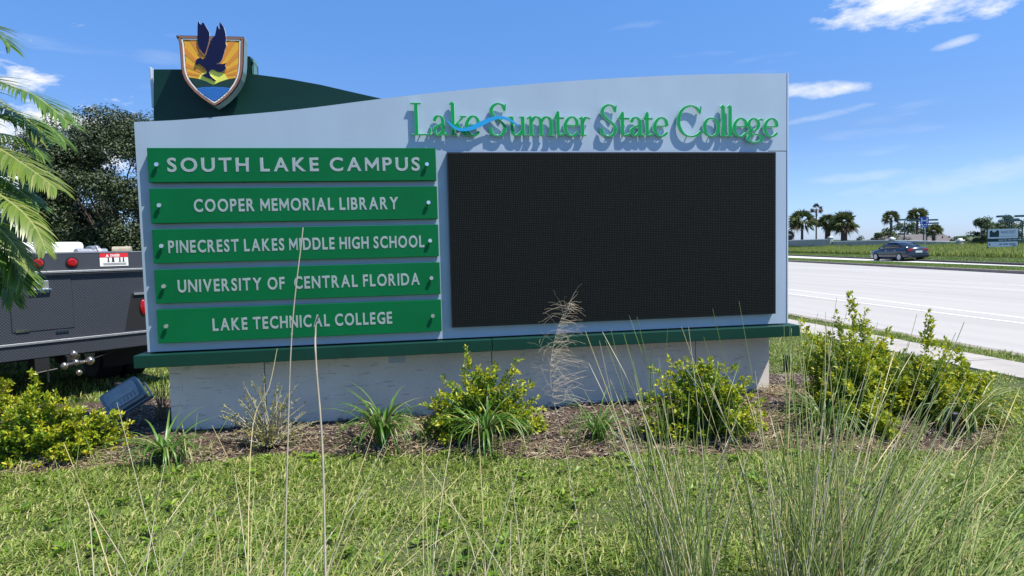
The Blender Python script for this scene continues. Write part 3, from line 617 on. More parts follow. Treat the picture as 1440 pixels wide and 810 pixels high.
# back panel, post and crest
YB = YF + .14
bp_ = [S(216, 176, YB), S(540, 150, YB)] + [S(u, v, YB) for u, v in ((540, 139.5), (500, 130.5), (450, 119), (400, 110), (370, 106), (346, 103), (300, 99.5), (254, 97.5), (216, 97.5))]
b = MB(); b.prism(bp_, YB, YB + .03); b.build('back_panel', M['dkgreen'], sign, True)
b = MB(); a = S(211, 96, YB + .05); c = S(217.5, 152, YB + .05); b.box(a[0], c[0], YB + .032, YB + .20, c[1], a[1] + .005)
b.build('side_return', M['pale'], sign, True, bevel=.006)
b = MB(); a = S(330, 82.5, YB + .12); c = S(358, 150, YB + .12); b.box(a[0], c[0], YB + .05, YB + .2, c[1], a[1]); b.build('rear_post', M['dkgreen'], sign, True)
b = MB(); a = S(358.3, 84, YB + .12); c = S(362.5, 150, YB + .12)
b.prism([(a[0], c[1]), (c[0] - .012, c[1]), (c[0] - .014, a[1] - .08), (c[0], a[1] - .03), (c[0] - .012, a[1]), (a[0], a[1] - .004)], YB + .05, YB + .2); b.build('post_return', mat('post_return', (.10, .22, .18), .4), sign, True)
# shield: traced in photograph units, then placed on its own plane
YC_ = YF - .02
def cp(x, y, yy=YC_): return S(240 + x / 5.786, 20 + y / 5.786, yy)
outer = [(45, 172), (140, 174), (320, 178), (460, 180), (596, 184), (600, 205), (597, 235), (594, 400), (588, 470), (572, 530), (545, 585), (505, 640), (455, 690), (405, 728), (360, 752), (310, 728), (255, 690), (195, 640), (150, 590), (115, 540), (95, 490), (84, 430), (78, 330), (72, 250), (62, 205)]
def shrink(poly, k):
    cx, cy = 338, 400; n = len(poly); out = []
    for i in range(n):
        a, b2, c = poly[i - 1], poly[i], poly[(i + 1) % n]; tx, ty = c[0] - a[0], c[1] - a[1]; l = math.hypot(tx, ty); nx, ny = -ty / l, tx / l
        if (cx - b2[0]) * nx + (cy - b2[1]) * ny < 0: nx, ny = -nx, -ny
        out.append((b2[0] + nx * k, b2[1] + ny * k))
    return out
def ccw(p): return p if sum(p[i - 1][0] * p[i][1] - p[i][0] * p[i - 1][1] for i in range(len(p))) > 0 else p[::-1]
def cshape(name, poly, yf, yb, m, parent, ms=None, **kw):
    bb = MB(); bb.prism(ccw([cp(x, y) for x, y in poly]), yf, yb, 0, 1 if ms else 0); return bb.build(name, [m, ms] if ms else m, parent, 'up' if parent is not sign else True, **kw)
crest = cshape('crest', outer, YC_, YC_ + .10, M['navy'], sign, mat('crest_return', (.20, .28, .27), .35, .2))
crest['label'] = 'shield shaped crest with navy bird over orange sunrise and blue water'
b = MB(); a = cp(250, 400); c = cp(480, 560); b.box(a[0], c[0], YC_ + .101, YB - .001, c[1], a[1]); b.build('crest_bracket', M['dkgreen'], sign, True)
def ring(p0, p1, y0, y1, name, m):
    bb = MB(); n = len(p0); A = [cp(*q) for q in p0]; B = [cp(*q) for q in p1]
    vs = [(x, y0, z) for x, z in A] + [(x, y0, z) for x, z in B] + [(x, y1, z) for x, z in A] + [(x, y1, z) for x, z in B]
    fs = []
    for i in range(n): j = (i + 1) % n; fs += [(i, j, n + j, n + i), (j, i, 2 * n + i, 2 * n + j), (n + i, n + j, 3 * n + j, 3 * n + i)]
    bb.add(vs, fs); return bb.build(name, m, crest, 'up')
ring(shrink(outer, 7), shrink(outer, 24), YC_ - .010, YC_ - .0005, 'copper_rim', M['copper'])
ring(shrink(outer, 26), shrink(outer, 36), YC_ - .007, YC_ - .0005, 'white_rim', M['white'])
field = shrink(outer, 42)
cshape('sky_field', field, YC_ - .003, YC_ - .0005, M['ray1'], crest)
# sun rays as thin wedges from the rising sun, cut at the field's edge
def clip(poly, clipper):
    out = poly
    cl = clipper if sum(clipper[i - 1][0] * clipper[i][1] - clipper[i][0] * clipper[i - 1][1] for i in range(len(clipper))) > 0 else clipper[::-1]
    for i in range(len(cl)):
        A, B = cl[i - 1], cl[i]; inp = out; out = []
        ins = lambda p: (B[0] - A[0]) * (p[1] - A[1]) - (B[1] - A[1]) * (p[0] - A[0]) >= 0
        for k in range(len(inp)):
            Pp, Q = inp[k - 1], inp[k]
            if ins(Pp) != ins(Q):
                d1 = (B[0] - A[0]) * (Pp[1] - A[1]) - (B[1] - A[1]) * (Pp[0] - A[0]); d2 = (B[0] - A[0]) * (Q[1] - A[1]) - (B[1] - A[1]) * (Q[0] - A[0]); t = d1 / (d1 - d2)
                out.append((Pp[0] + t * (Q[0] - Pp[0]), Pp[1] + t * (Q[1] - Pp[1])))
            if ins(Q): out.append(Q)
        if len(out) < 3: return []
    return out
low = [p for p in field if p[1] > 395]; lowc = [(max(p[0] for p in low) + 2, 300), (min(p[0] for p in low) - 2, 300)] ; low = [q for q in low]
if low[0][0] < low[-1][0]: lowc = lowc[:]
else: lowc = lowc[::-1]
fc_low = low + lowc
fc = [(100, 206), (555, 214), (552, 400), (542, 520), (132, 520), (116, 440), (108, 330)]
for a0, a1 in ((8, 15), (22, 30), (40, 48), (58, 66), (76, 84), (96, 104), (114, 122), (132, 140), (150, 158), (166, 172)):
    w = clip([(345, 520), (345 + 900 * math.cos(R(a1)), 520 - 900 * math.sin(R(a1))), (345 + 900 * math.cos(R(a0)), 520 - 900 * math.sin(R(a0)))], fc)
    if len(w) > 2: cshape('sun_ray', w, YC_ - .0042, YC_ - .0031, M['ray2'], crest)
cshape('rising_sun', [(345 + 122 * math.cos(a), 545 - 88 * math.sin(a)) for a in [PI * k / 20 for k in range(21)]] + [(224, 580), (350, 600), (466, 580)], YC_ - .0054, YC_ - .0043, M['sun_y'], crest)
hillL = clip([(100, 520), (160, 517), (230, 527), (290, 548), (350, 578), (350, 640), (100, 640)], fc_low); hillR = clip([(350, 576), (400, 552), (460, 532), (520, 522), (590, 518), (590, 640), (350, 640)], fc_low)
cshape('hill', hillL, YC_ - .0066, YC_ - .0055, M['crest_green'], crest); cshape('hill', hillR, YC_ - .0066, YC_ - .0055, M['crest_green'], crest)
water = clip([(170, 610), (260, 596), (350, 592), (440, 596), (530, 608), (530, 800), (170, 800)], fc_low)
cshape('water', water, YC_ - .0078, YC_ - .0067, M['crest_blue'], crest)
for k in range(7):
    yy = 606 + k * 15; hw = [135, 130, 122, 104, 84, 62, 38][k]
    pts = [(350 - hw + 2 * hw * i / 24, yy + 4 * math.sin(i * .9 + k)) for i in range(25)]; bb = MB()
    bb.ribbon([cp(*q) for q in pts], [.0035] * 25, YC_ - .0088, YC_ - .0079); bb.build('wave_line', M['crest_blue2'], crest, 'up')
bird = [(232, 56), (240, 80), (252, 92), (262, 72), (278, 80), (292, 105), (300, 120), (318, 150), (322, 195), (316, 235), (300, 285), (283, 332), (262, 318), (240, 285), (225, 245), (222, 195), (223, 105), (226, 75)]
bird2 = [(404, 66), (425, 95), (436, 110), (446, 140), (452, 170), (456, 205), (452, 240), (458, 262), (447, 290), (440, 320), (432, 345), (425, 368), (408, 395), (375, 412), (430, 408), (455, 402), (447, 420), (456, 440), (440, 462), (415, 478), (385, 472), (350, 455), (325, 462), (318, 478), (330, 505), (350, 525), (372, 540), (358, 550), (335, 532), (310, 525), (285, 515), (258, 496), (290, 490), (300, 480), (296, 462), (280, 440), (258, 420), (232, 408), (212, 420), (206, 412), (208, 385), (222, 366), (246, 360), (268, 372), (285, 358), (300, 320), (310, 285), (325, 235), (340, 205), (365, 178), (372, 150), (380, 105), (388, 100), (398, 125), (406, 130), (402, 95)]
gb_ = [(x + dx, y) for x, y in bird for dx in (0,)]
cshape('bird_wing', bird, YC_ - .013, YC_ + .001, M['navy'], crest, M['pale']); cshape('bird_body', bird2, YC_ - .0155, YC_ + .001, M['navy'], crest, M['pale'])
bb = MB(); bb.ribbon([cp(*q) for q in crom([(323, 200), (316, 240), (302, 290), (284, 336), (262, 322), (240, 292)], 4)], [.008] * 21, YC_ - .0145, YC_ - .0135); bb.build('wing_outline', M['copper'], crest, 'up')

# ------------------------------------------------------------------ shrubs
def sample_curve(p0, p1, p2, t): return p0 * (1 - t) ** 2 + p1 * 2 * t * (1 - t) + p2 * t * t
def shrub(name, label, cat, base, w, d, h, ntw, nleaf, seed, leafL=(.022, .046), spikes=(), fol=None, tips=None, dead=False, group=None, tipfrac=.34, low=.03, shape=None):
    r = np.random.default_rng(seed); t = thing(name, label, cat, base, 0, group); B = np.array(base, float)
    if name == 'duranta_shrub': nleaf = int(nleaf * 1.7)
    ends = []
    while len(ends) < ntw:
        q = r.uniform(-1, 1, 3); q[2] = r.uniform(low, 1); rr = math.hypot(q[0], q[1])
        lim = (1 - q[2] ** 2.2) ** .5 * (.82 + .25 * math.sin(3 * math.atan2(q[1], q[0]) + seed)) + .08
        if rr > lim or rr < lim * .35 * (q[2] < .75): continue
        ends.append(np.array((q[0] * w / 2, q[1] * d / 2, q[2] * h * (.88 + .2 * r.random()))))
    for sx_, sy_, sz_, ns in spikes:
        for k in range(ns): f_ = k / max(ns, 1); ends.append(np.array((sx_ + r.normal(0, .012 + .09 * f_), sy_ + r.normal(0, .012 + .09 * f_), sz_ * (1 - .38 * f_))))
    LP = []; LD = []; tipf = []; sb = MB(); nst = 0
    for e in ends:
        p0 = np.array((r.normal(0, .03), r.normal(0, .03), 0)); mid = np.array((e[0] * .45, e[1] * .45, e[2] * (.55 + .2 * r.random()))) + r.normal(0, .02, 3)
        if nst < 60 or dead:
            pts = [Vector(sample_curve(p0, mid, e, k / 5)) for k in range(6)]; sb.tube(pts, [.005, .0045, .004, .003, .0022, .001] if not dead else [.006, .005, .004, .003, .0022, .0015], 4, cap=False); nst += 1
        ln = np.linalg.norm(e); span = min(.85, .24 / max(ln, .1) + .1)
        tt = 1 - span * r.random(nleaf) ** (1.25)
        pos = sample_curve(p0[None], mid[None], e[None], tt[:, None]); out = (e - mid)[None] / np.linalg.norm(e - mid)
        side = r.normal(0, 1, (nleaf, 3)); dr = norm(out * .7 + norm(side) * .9 + np.array([[0, 0, .15]]))
        LP.append(pos + norm(side) * .006); LD.append(dr); tipf.append(tt + r.normal(0, .06, nleaf) + .25 * (np.linalg.norm(e / np.array([w / 2, d / 2, h])) - .8))
    sb.build('stems', M['deadtwig'] if dead else M['twig'], t)
    LP = np.concatenate(LP); LD = np.concatenate(LD); tipf = np.concatenate(tipf); n = len(LP); L = r.uniform(*leafL, n); N = norm(r.normal(0, .6, (n, 3)) + np.array([0, 0, 1.0]))
    order = tipf > np.quantile(tipf, 1 - tipfrac)
    for sel, nm, m_ in ((~order, 'foliage', fol or M['leafg']), (order, 'new_growth', tips or M['leafy'])):
        if sel.sum() == 0: continue
        V, Fc = leaf_mesh(LP[sel] + B, LD[sel], N[sel], L[sel], L[sel] * .5); npmesh(nm, V, Fc, m_, t, 'stuff')
    return t
def gp(u, v, z=0.0): x, y = G(u, v, z); return (x, y, z + .03)
SG = None
shrub('duranta_shrub', 'yellow green leafy shrub before the middle of the sign base, left of the plume', 'shrub', gp(680, 612, .04), 1.0, .66, .53, 210, 26, 3, spikes=[(-.13, 0, .66, 3), (.30, .05, .54, 2)])
shrub('duranta_shrub', 'yellow green shrub at the right end of the sign base behind tall stems', 'shrub', gp(992, 612, .05), 1.02, .66, .58, 220, 26, 5, spikes=[(-.3, 0, .55, 3)])
shrub('duranta_shrub', 'tall bright yellow shrub right of the sign, the largest of all', 'shrub', (*G(1200, 588, .05), .03), 1.1, .9, .76, 250, 28, 8, spikes=[(-.05, 0, 1.03, 7), (.12, .05, .88, 5), (-.36, .1, .80, 4), (.3, 0, .72, 3)], tipfrac=.45)
shrub('duranta_shrub', 'yellow green shrub with one tall spire between the largest shrub and the sidewalk', 'shrub', (*G(1298, 590, .05), .03), .85, .7, .55, 190, 28, 12, spikes=[(.02, 0, .86, 8), (.25, .02, .62, 4)], tipfrac=.45)
shrub('duranta_shrub', 'low yellow shrub at the far right end of the mulch bed', 'shrub', (*G(1362, 592, .05), .03), .74, .6, .42, 130, 26, 15, spikes=[(-.08, 0, .56, 5)], tipfrac=.5)
shrub('duranta_shrub', 'small sprawling yellow shrub under the largest one by the pale strap leaves', 'shrub', (*G(1228, 612, .05), .03), .42, .4, .30, 60, 24, 18, tipfrac=.6)
shrub('duranta_shrub', 'broad yellow green shrub at the left edge of the photo before the truck', 'shrub', gp(40, 652), .95, .8, .52, 170, 26, 21, spikes=[(.08, .0, .64, 6)], tipfrac=.36)
shrub('duranta_shrub', 'low leafy shrub beside the tilted floodlight', 'shrub', gp(118, 645), .7, .6, .36, 120, 26, 25, spikes=[(-.2, 0, .44, 4)], tipfrac=.36)
shrub('duranta_shrub', 'small yellow shrub tuft near the truck shadow at the far left edge', 'shrub', gp(-12, 598), .5, .5, .5, 60, 24, 27, tipfrac=.6)
shrub('sparse_shrub', 'thin nearly bare shrub with pale twigs before the left part of the base', 'shrub', gp(378, 630, .03), .78, .5, .56, 85, 22, 31, leafL=(.013, .028), fol=M['leafolive'], tips=M['leafolive'], dead=True)
shrub('bare_shrub', 'dark bare twiggy shrub at the left corner of the sign base', 'shrub', gp(228, 596, .02), .34, .4, .50, 26, 3, 35, leafL=(.014, .022), fol=M['leafolive'], tips=M['leafolive'])
shrub('low_weed', 'small dull green weed on the mulch left of the middle shrub', 'plant', gp(610, 618, .04), .34, .3, .17, 45, 12, 38, leafL=(.02, .035), fol=M['leafg'], tips=M['leafolive'])

xw, yw = scatter(900, -3.5, 4.4, 3.7, 5.1); kw = inpoly(xw, yw, BED) & (distpoly(xw, yw, BED) < rng.exponential(.3, 900)); xw, yw = xw[kw], yw[kw]
xr = np.repeat(xw, 10) + rng.normal(0, .02, len(xw) * 10); yr = np.repeat(yw, 10) + rng.normal(0, .02, len(xw) * 10)
V, Fc = blade_mesh(np.stack([xr, yr, bedz(xr, yr)], 1), rng.uniform(.03, .10, len(xr)), rng.uniform(.003, .007, len(xr)), np.abs(rng.normal(.9, .4, len(xr))), rng.uniform(0, 6.28, len(xr)))
tag(npmesh('mulch_weeds', V, Fc, M['blade'], kind='stuff'), 'sparse tufts of grass creeping into the mulch bed', 'weeds')
# ------------------------------------------------------------------ strap leaved clumps (each leaf a part)
def strap_leaf_mesh(L, w, droop, tw, m):
    b = MB(); n = 7; prev = []
    x = z = 0.0; a = R(82)
    for i in range(n + 1):
        t = i / n; ww = w * (1 - t ** 2.5) * (.7 + .6 * t * (1 - t) * 2) * .5 + .0006; c = .25 * ww
        b.v += [(x, -ww, z + c), (x, 0, z), (x, ww, z + c)]; x += math.cos(a) * L / n; z += math.sin(a) * L / n; a -= droop / n * (1 + t)
    for i in range(n):
        k = 3 * i; b.f += [(k, k + 1, k + 4, k + 3), (k + 1, k + 2, k + 5, k + 4)]; b.mi += [0, 0]
    me = bpy.data.meshes.new('leaf'); me.from_pydata(b.v, [], b.f); me.materials.append(m); me.polygons.foreach_set('use_smooth', [True] * len(me.polygons)); return me
SLM = [strap_leaf_mesh(.34, .022, R(d), 0, M['strap']) for d in (60, 95, 125, 150, 170)]; SLP = [strap_leaf_mesh(.34, .021, R(d), 0, M['strap_pale']) for d in (70, 110, 140, 170)]
def strap(label, base, n, s, pale=0.1, seed=0, width=1.0):
    r = random.Random(seed); t = thing('strap_leaf_plant', label, 'plant', base, r.uniform(0, 6))
    for i in range(int(n * 1.7)):
        me = r.choice(SLP) if r.random() < pale else r.choice(SLM); o = bpy.data.objects.new('leaf', me); COL.objects.link(o); o.parent = t
        k = s * 1.95 * r.uniform(.6, 1.1); o.scale = (k, k * width * .45, k); o.rotation_euler = (r.uniform(-.15, .15), r.uniform(-.1, .35), r.uniform(0, 2 * PI)); o.location = (r.uniform(-.03, .03), r.uniform(-.03, .03), -.01)
strap('dark green strap leaved clump at the left corner of the sign base', gp(232, 655), 36, .74, .08, 1, 1.25)
strap('yellowing strap leaved tuft just right of the left base corner clump', gp(258, 650), 14, .6, .75, 2)
strap('green strap leaved clump on the mulch between the bare shrub and the middle shrub', gp(538, 630, .02), 52, .92, .1, 3)
strap('green strap leaved clump in front of the middle yellow shrub', gp(684, 632, .02), 56, .95, .12, 4, .9)
strap('small green strap leaved clump on the mulch below the plume of the tall grass', gp(842, 625, .02), 36, .78, .15, 5, .8)
strap('thin strap leaved clump at the foot of the largest yellow shrub', (*G(1158, 608, .05), .04), 60, .86, .18, 6, .7)
strap('arching pale edged strap leaved clump behind the black path light', (*G(1362, 606, .04), .04), 56, .95, .55, 7, .75)

# ------------------------------------------------------------------ floodlight and path lights
fx, fy = G(178, 610, .0)
fl = thing('floodlight', 'blue grey square floodlight tilted up at the sign beside the left shrubs', 'floodlight', (fx, fy, 0))
def rot_mesh(bm, Rm, c): bm.v = [tuple(Rm @ Vector(v) + c) for v in bm.v]; return bm
Rm = Euler((R(-38), R(0), 0)).to_matrix(); Rm = Euler((0, R(-30), R(18))).to_matrix() @ Rm; c = Vector((0, 0, .31))
def rrect(w, h, r, n=4):
    out = []
    for cx, cy, a0 in ((w / 2 - r, h / 2 - r, 0), (-w / 2 + r, h / 2 - r, 90), (-w / 2 + r, -h / 2 + r, 180), (w / 2 - r, -h / 2 + r, 270)):
        for k in range(n + 1): a = R(a0 + 90 * k / n); out.append((cx + r * math.cos(a), cy + r * math.sin(a)))
    return out
b = MB(); b.prism(rrect(.31, .22, .03), -.035, .035); rot_mesh(b, Rm, c).build('housing', M['fix'], fl, bevel=.006)
b = MB(); b.prism(rrect(.25, .165, .03), -.052, -.0355); b.prism(rrect(.20, .05, .01), -.060, -.0525); rot_mesh(b, Rm, c).build('rear_cover', M['fix2'], fl, bevel=.005)
b = MB()
for k in range(-4, 5): b.box(k * .03 - .003, k * .03 + .003, -.058, -.0525, -.07, -.035)
rot_mesh(b, Rm, c).build('cooling_fins', M['fix'], fl)
b = MB(); b.prism(rrect(.29, .2, .02), .0355, .045); rot_mesh(b, Rm, c).build('lens', M['glass'], fl)
b = MB(); b.box(-.185, -.175, -.02, .02, -.13, .02); b.box(.175, .185, -.02, .02, -.13, .02); b.box(-.185, .185, -.02, .02, -.14, -.13); rot_mesh(b, Rm, c).build('yoke', M['fix'], fl)
b = MB(); b.tube([(0, 0, -.05), (-.02, 0, .16)], .018, 8); b.build('stake', M['black'], fl)
def path_light(label, base, h=.19):
    t = thing('path_light', label, 'lamp', base, .3, 'black path lights round the sign')
    b = MB(); b.tube([(0, 0, 0), (0, 0, h * .78)], [.034, .036], 14); b.build('body', M['black'], t, smooth=False, bevel=.003)
    b = MB(); b.tube([(0, 0, h * .78 + .001), (0, 0, h * .84)], .027, 14); b.tube([(0, 0, h * .841), (0, 0, h * .96), (0, 0, h)], [.038, .038, .024], 14); b.build('cap', M['black'], t)
    b = MB(); b.tube([(.03, 0, h * .9), (.055, 0, h * .82), (.05, 0, h * .7)], .006, 6); b.build('clip', M['black'], t)
path_light('black cylindrical path light on the mulch at the right before pale strap leaves', (*G(1339, 616, .04), .03), .20)
path_light('black path light on the lawn just past the right end of the sign', (*G(1106, 524, 0), 0), .20)
path_light('black path light on the grass behind the tilted floodlight', (*G(168, 568, 0), 0), .22)

# ------------------------------------------------------------------ ornamental grass (tall stems each a part)
def stem_mesh(L, bend, r0, m, n=7):
    b = MB(); pts = []; x = z = 0; a = PI / 2
    for i in range(n + 1): pts.append((x, 0, z)); x += math.cos(a) * L / n; z += math.sin(a) * L / n; a -= bend / n
    b.tube(pts, [r0 * (1 - .72 * i / n) for i in range(n + 1)], 4, cap=False)
    me = bpy.data.meshes.new('stem'); me.from_pydata(b.v, [], b.f); me.materials.append(m); me.polygons.foreach_set('use_smooth', [True] * len(me.polygons)); return me
SM = {c: [stem_mesh(1.0, R(bd), .0033, M[c]) for bd in (3, 12, 24)] for c in ('reed_a', 'reed_b', 'reed_c', 'reed_d')}
def put_stem(t, loc, dirv, L, c, r, thick=1.0):
    o = bpy.data.objects.new('stem', r.choice(SM[c])); COL.objects.link(o); o.parent = t
    q = Vector(dirv).normalized(); o.rotation_mode = 'QUATERNION'; o.rotation_quaternion = Vector((0, 0, 1)).rotation_difference(q) @ Euler((0, 0, 0)).to_quaternion()
    a = math.atan2(q.y, q.x); o.rotation_quaternion = (Matrix.Rotation(a, 3, 'Z') @ Matrix.Rotation(math.acos(max(-1, min(1, q.z))), 3, 'Y')).to_quaternion()
    o.location = loc; o.scale = (thick, thick, L)
def clump(label, base, n, leanx, leany, Lr, seed, rad=.14, blades=500, cols=('reed_a', 'reed_b', 'reed_b', 'reed_c', 'reed_d'), thick=(.7, 1.2), bl=(.4, .85)):
    r = random.Random(seed); t = thing('ornamental_grass', label, 'grass clump', base)
    for i in range(n):
        a = r.uniform(0, 2 * PI); rr = rad * math.sqrt(r.random()); lx = r.uniform(*leanx); ly = r.uniform(*leany)
        if r.random() < .5: lx = sum(leanx) / 2 + (lx - sum(leanx) / 2) * .5
        put_stem(t, (rr * math.cos(a) + lx * .10, rr * math.sin(a), 0), (lx, ly, 1), Lr[0] * .8 + (Lr[1] - Lr[0] * .8) * r.random() ** 1.7, r.choice(cols), r, r.uniform(*thick))
    if blades:
        g = np.random.default_rng(seed); m = blades; a = g.uniform(0, 2 * PI, m); rr = rad * 1.2 * np.sqrt(g.random(m))
        lx = g.uniform(*leanx, m); ly = g.uniform(*leany, m); p = np.stack([base[0] + rr * np.cos(a) + lx * .1, base[1] + rr * np.sin(a), np.zeros(m)], 1)
        V, Fc = blade_mesh(p, g.uniform(*bl, m), g.uniform(.0025, .005, m), np.hypot(lx, ly) * 1.15 + .1, np.arctan2(ly, lx) + g.normal(0, .3, m), .3)
        npmesh('leaf_blades', V, Fc, M['reed'], t, 'stuff')
    return t
clump('big clump of tall sage green grass stems fanning up in front of the right side', (1.42, 2.08, 0), 190, (-.28, .95), (-.15, .35), (.75, 1.28), 41, .17, 160)
clump('sparser grass clump between the big fan and the middle of the lawn, stems reaching the screen', (.98, 2.25, 0), 75, (-.32, .25), (-.1, .25), (.75, 1.25), 42, .14, 120)
clump('low arching grass clump at the lower right corner', (1.75, 1.95, 0), 46, (.15, 1.35), (-.15, .4), (.7, 1.2), 43, .16, 80, cols=('reed_a', 'reed_a', 'reed_b', 'reed_c'))
clump('loose clump of straw coloured stems rising at the lower left corner', (-.95, 2.15, 0), 42, (-.35, .75), (-.05, .5), (.5, 1.0), 44, .25, 60, cols=('reed_b', 'reed_c', 'reed_d', 'reed_a'))
clump('thin scattered stems leaning right at the lower left of the lawn', (-.55, 2.25, 0), 26, (-.2, .8), (0, .45), (.5, .9), 45, .22, 30, cols=('reed_b', 'reed_c', 'reed_c', 'reed_d'))
clump('short thin straw stems at the bottom middle of the lawn', (.15, 2.2, 0), 26, (-.35, .45), (0, .4), (.4, .8), 46, .25, 60, cols=('reed_b', 'reed_c', 'reed_d'))
def lone(label, pts, m, r0, r1):
    t = thing('grass_stalk', label, 'stalk', pts[0]); b = MB(); q = crom([tuple(p) for p in pts], 5); n = len(q); q = [(x + .0015 * math.sin(i * .7) * math.sin(PI * i / n), y, z) for i, (x, y, z) in enumerate(q)]
    b.tube(q, [r0 + (r1 - r0) * i / (n - 1) for i in range(n)], 6, cap=False); b.build('stalk', m, t, True, smooth=True)
    b = MB()
    for k in range(3, n - 2, 6): b = MB(); b.tube([Vector(q[k]) - (Vector(q[k + 1]) - Vector(q[k])) * .05, Vector(q[k]) + (Vector(q[k + 1]) - Vector(q[k])) * .05], (r0 + (r1 - r0) * k / n) * 1.3, 6); b.build('node', m, t, True)
def gl(u, v, D): return P(u, v, D)
bs = G(399, 1600, 0)
lone('tallest pale dry stalk, crossing the plaques under the word MIDDLE', [gl(398, 2350, .66), gl(400, 1200, 1.1), gl(402, 700, 1.25), gl(411, 470, 1.28), gl(426, 320, 1.3)], M['deadtwig'], .0019, .0012)
lone('thick pale dry stalk bent at its tip below the word TECHNICAL', [gl(480, 2350, .66), gl(466, 1200, 1.1), gl(455, 700, 1.25), gl(446, 520, 1.28), gl(443, 462, 1.3), gl(448, 445, 1.29)], M['deadtwig'], .0026, .0017)
lone('short slanted straw stalk tip left of the tallest stalk', [gl(345, 1300, 1.5), gl(352, 640, 2.2), gl(378, 545, 2.3), gl(390, 490, 2.35)], M['reed_c'], .0018, .0008)
# plume
pl = thing('grass_plume', 'wispy pinkish feathery seed head rising in front of the screen below its middle', 'plant', (*G(852, 960, 0), 0))
st = [Vector((*G(852, 960, 0), 0)), P(800, 660, 2.5), P(775, 540, 2.55), P(782, 470, 2.6), P(800, 425, 2.6)]
b = MB(); q = [Vector(p) for p in crom([tuple(p) for p in st], 10)]; b.tube(q, [.0016 - .0012 * i / (len(q) - 1) for i in range(len(q))], 4, cap=False); b.build('stalk', M['plume'], pl, True)
b = MB(); r = random.Random(5)
for i in range(210):
    k = r.uniform(.40, 1.0); p = q[min(int(k * (len(q) - 1)), len(q) - 1)]; a = r.uniform(-.35, 1.1) if r.random() < .72 else r.uniform(1.6, 3.3)
    ln = r.uniform(.04, .20) * (1.3 - .75 * k); pts = [p]; d = Vector((math.cos(a), r.uniform(-.5, .5), math.sin(a) * .7)).normalized()
    for w_ in range(5):
        pts.append(pts[-1] + d * ln / 5); d = (d + Vector((r.gauss(.06, .25), r.gauss(0, .25), r.gauss(-.16, .25)))).normalized()
    b.tube(pts, [.0005, .0005, .00045, .0004, .0004, .0003], 3, cap=False)
b.build('panicle', M['plume'], pl, True)['kind'] = 'stuff'
# ------------------------------------------------------------------ truck
h = Vector((*G(97, 500, .49), 0)); AZT = math.atan2(.659, .752)
trk = thing('utility_truck', 'dark grey utility truck seen from behind, parked on the grass left of the sign', 'truck', (h.x, h.y, 0), AZT)
# local axes: +x along the tail to the right, +y towards the cab
Wt = 1.17
b = MB(); b.box(-Wt, Wt, 0, 5.6, .62, 1.36); b.build('body', M['plate'], trk)
b = MB(); b.box(-Wt, Wt, -.045, -.002, .505, .66); b.box(-Wt, Wt, -.002, .5, .505, .618); b.build('rear_bumper', M['plate'], trk, bevel=.006)
b = MB(); b.box(-Wt, Wt, -.062, -.047, .648, .672); b.build('bumper_lip', M['galv'], trk, bevel=.003)
b = MB(); b.box(-Wt, Wt, -.02, -.001, 1.36, 1.53); b.box(-Wt, Wt, -.0005, .06, 1.362, 1.53); b.build('tail_rail', M['truck_grey'], trk, bevel=.004)
b = MB(); b.box(-Wt, Wt, -.045, -.0205, 1.335, 1.358); b.build('rail_lip', M['galv'], trk, bevel=.003)
b = MB(); b.box(-Wt, Wt, -.024, .066, 1.531, 1.543); b.build('rail_cap', M['galv'], trk)
for sy in (-1, 1): b = MB(); b.box(sy * Wt - .03, sy * Wt + .03, .07, 5.6, 1.362, 1.53); b.build('side_rail', M['truck_grey'], trk)
# find local x of a photo point on the tail plane
dT = Vector((math.cos(AZT), math.sin(AZT), 0)); nT = Vector((math.sin(AZT), -math.cos(AZT), 0))
def TL(u, v, off=0.0):
    d = ray(u, v); p0 = Vector((h.x, h.y, 0)) + nT * off; o = Vector((0, 0, EYE)); t = (p0 - o).dot(nT) / d.dot(nT); p = o + d * t; return (p - p0).dot(dT), p.z
def lamp(x, z, rr=.055):
    b = MB(); b.tube([(x, -.021, z), (x, -.032, z)], rr, 20); l = b.build('marker_light', M['black'], trk)
    b = MB(); b.tube([(x, -.0325, z), (x, -.040, z), (x, -.046, z)], [rr * .8, rr * .76, rr * .5], 20); b.build('lens', M['red_lens'], l)
for u, v in ((53, 370), (101, 369), (5, 371)):
    x, z = TL(u, v, .02); lamp(x, z)
x0, z1 = TL(139.5, 356.5, .02); x1, z0 = TL(180.5, 373.5, .02)
b = MB(); b.box(x0, x1, -.0245, -.0205, z0, z1); dc = b.build('danger_decal', M['white'], trk)
b = MB(); b.box(x0, x1, -.0262, -.0247, z1 - .042, z1); b.build('red_band', M['decal_red'], dc)
write('DANGER', x0 + .10, x1 - .08, z1 - .036, z1 - .008, -.0268, dc, .03, .1, .3, None, depth=.05, m=M['white'])
b = MB(); b.prism([(x0 + .055, z1 - .036), (x0 + .085, z1 - .036), (x0 + .07, z1 - .008)], -.0275, -.0265); b.build('warning_triangle', M['white'], dc)
b = MB()
for cx in (x0 + .08, x0 + .12, x1 - .14, x1 - .08, x1 - .045):
    b.box(cx - .006, cx + .006, -.026, -.0248, z0 + .05, z0 + .085); b.box(cx - .012, cx + .01, -.0262, -.0250, z0 + .045, z0 + .05); b.box(cx - .004, cx + .004, -.0262, -.0250, z0 + .087, z0 + .096)
for k in range(3): b.box(x0 + .03, x0 + .15, -.026, -.0248, z0 + .012 + k * .009, z0 + .015 + k * .009); b.box(x1 - .15, x1 - .02, -.026, -.0248, z0 + .012 + k * .009, z0 + .015 + k * .009)
b.build('pictogram', M['black'], dc)
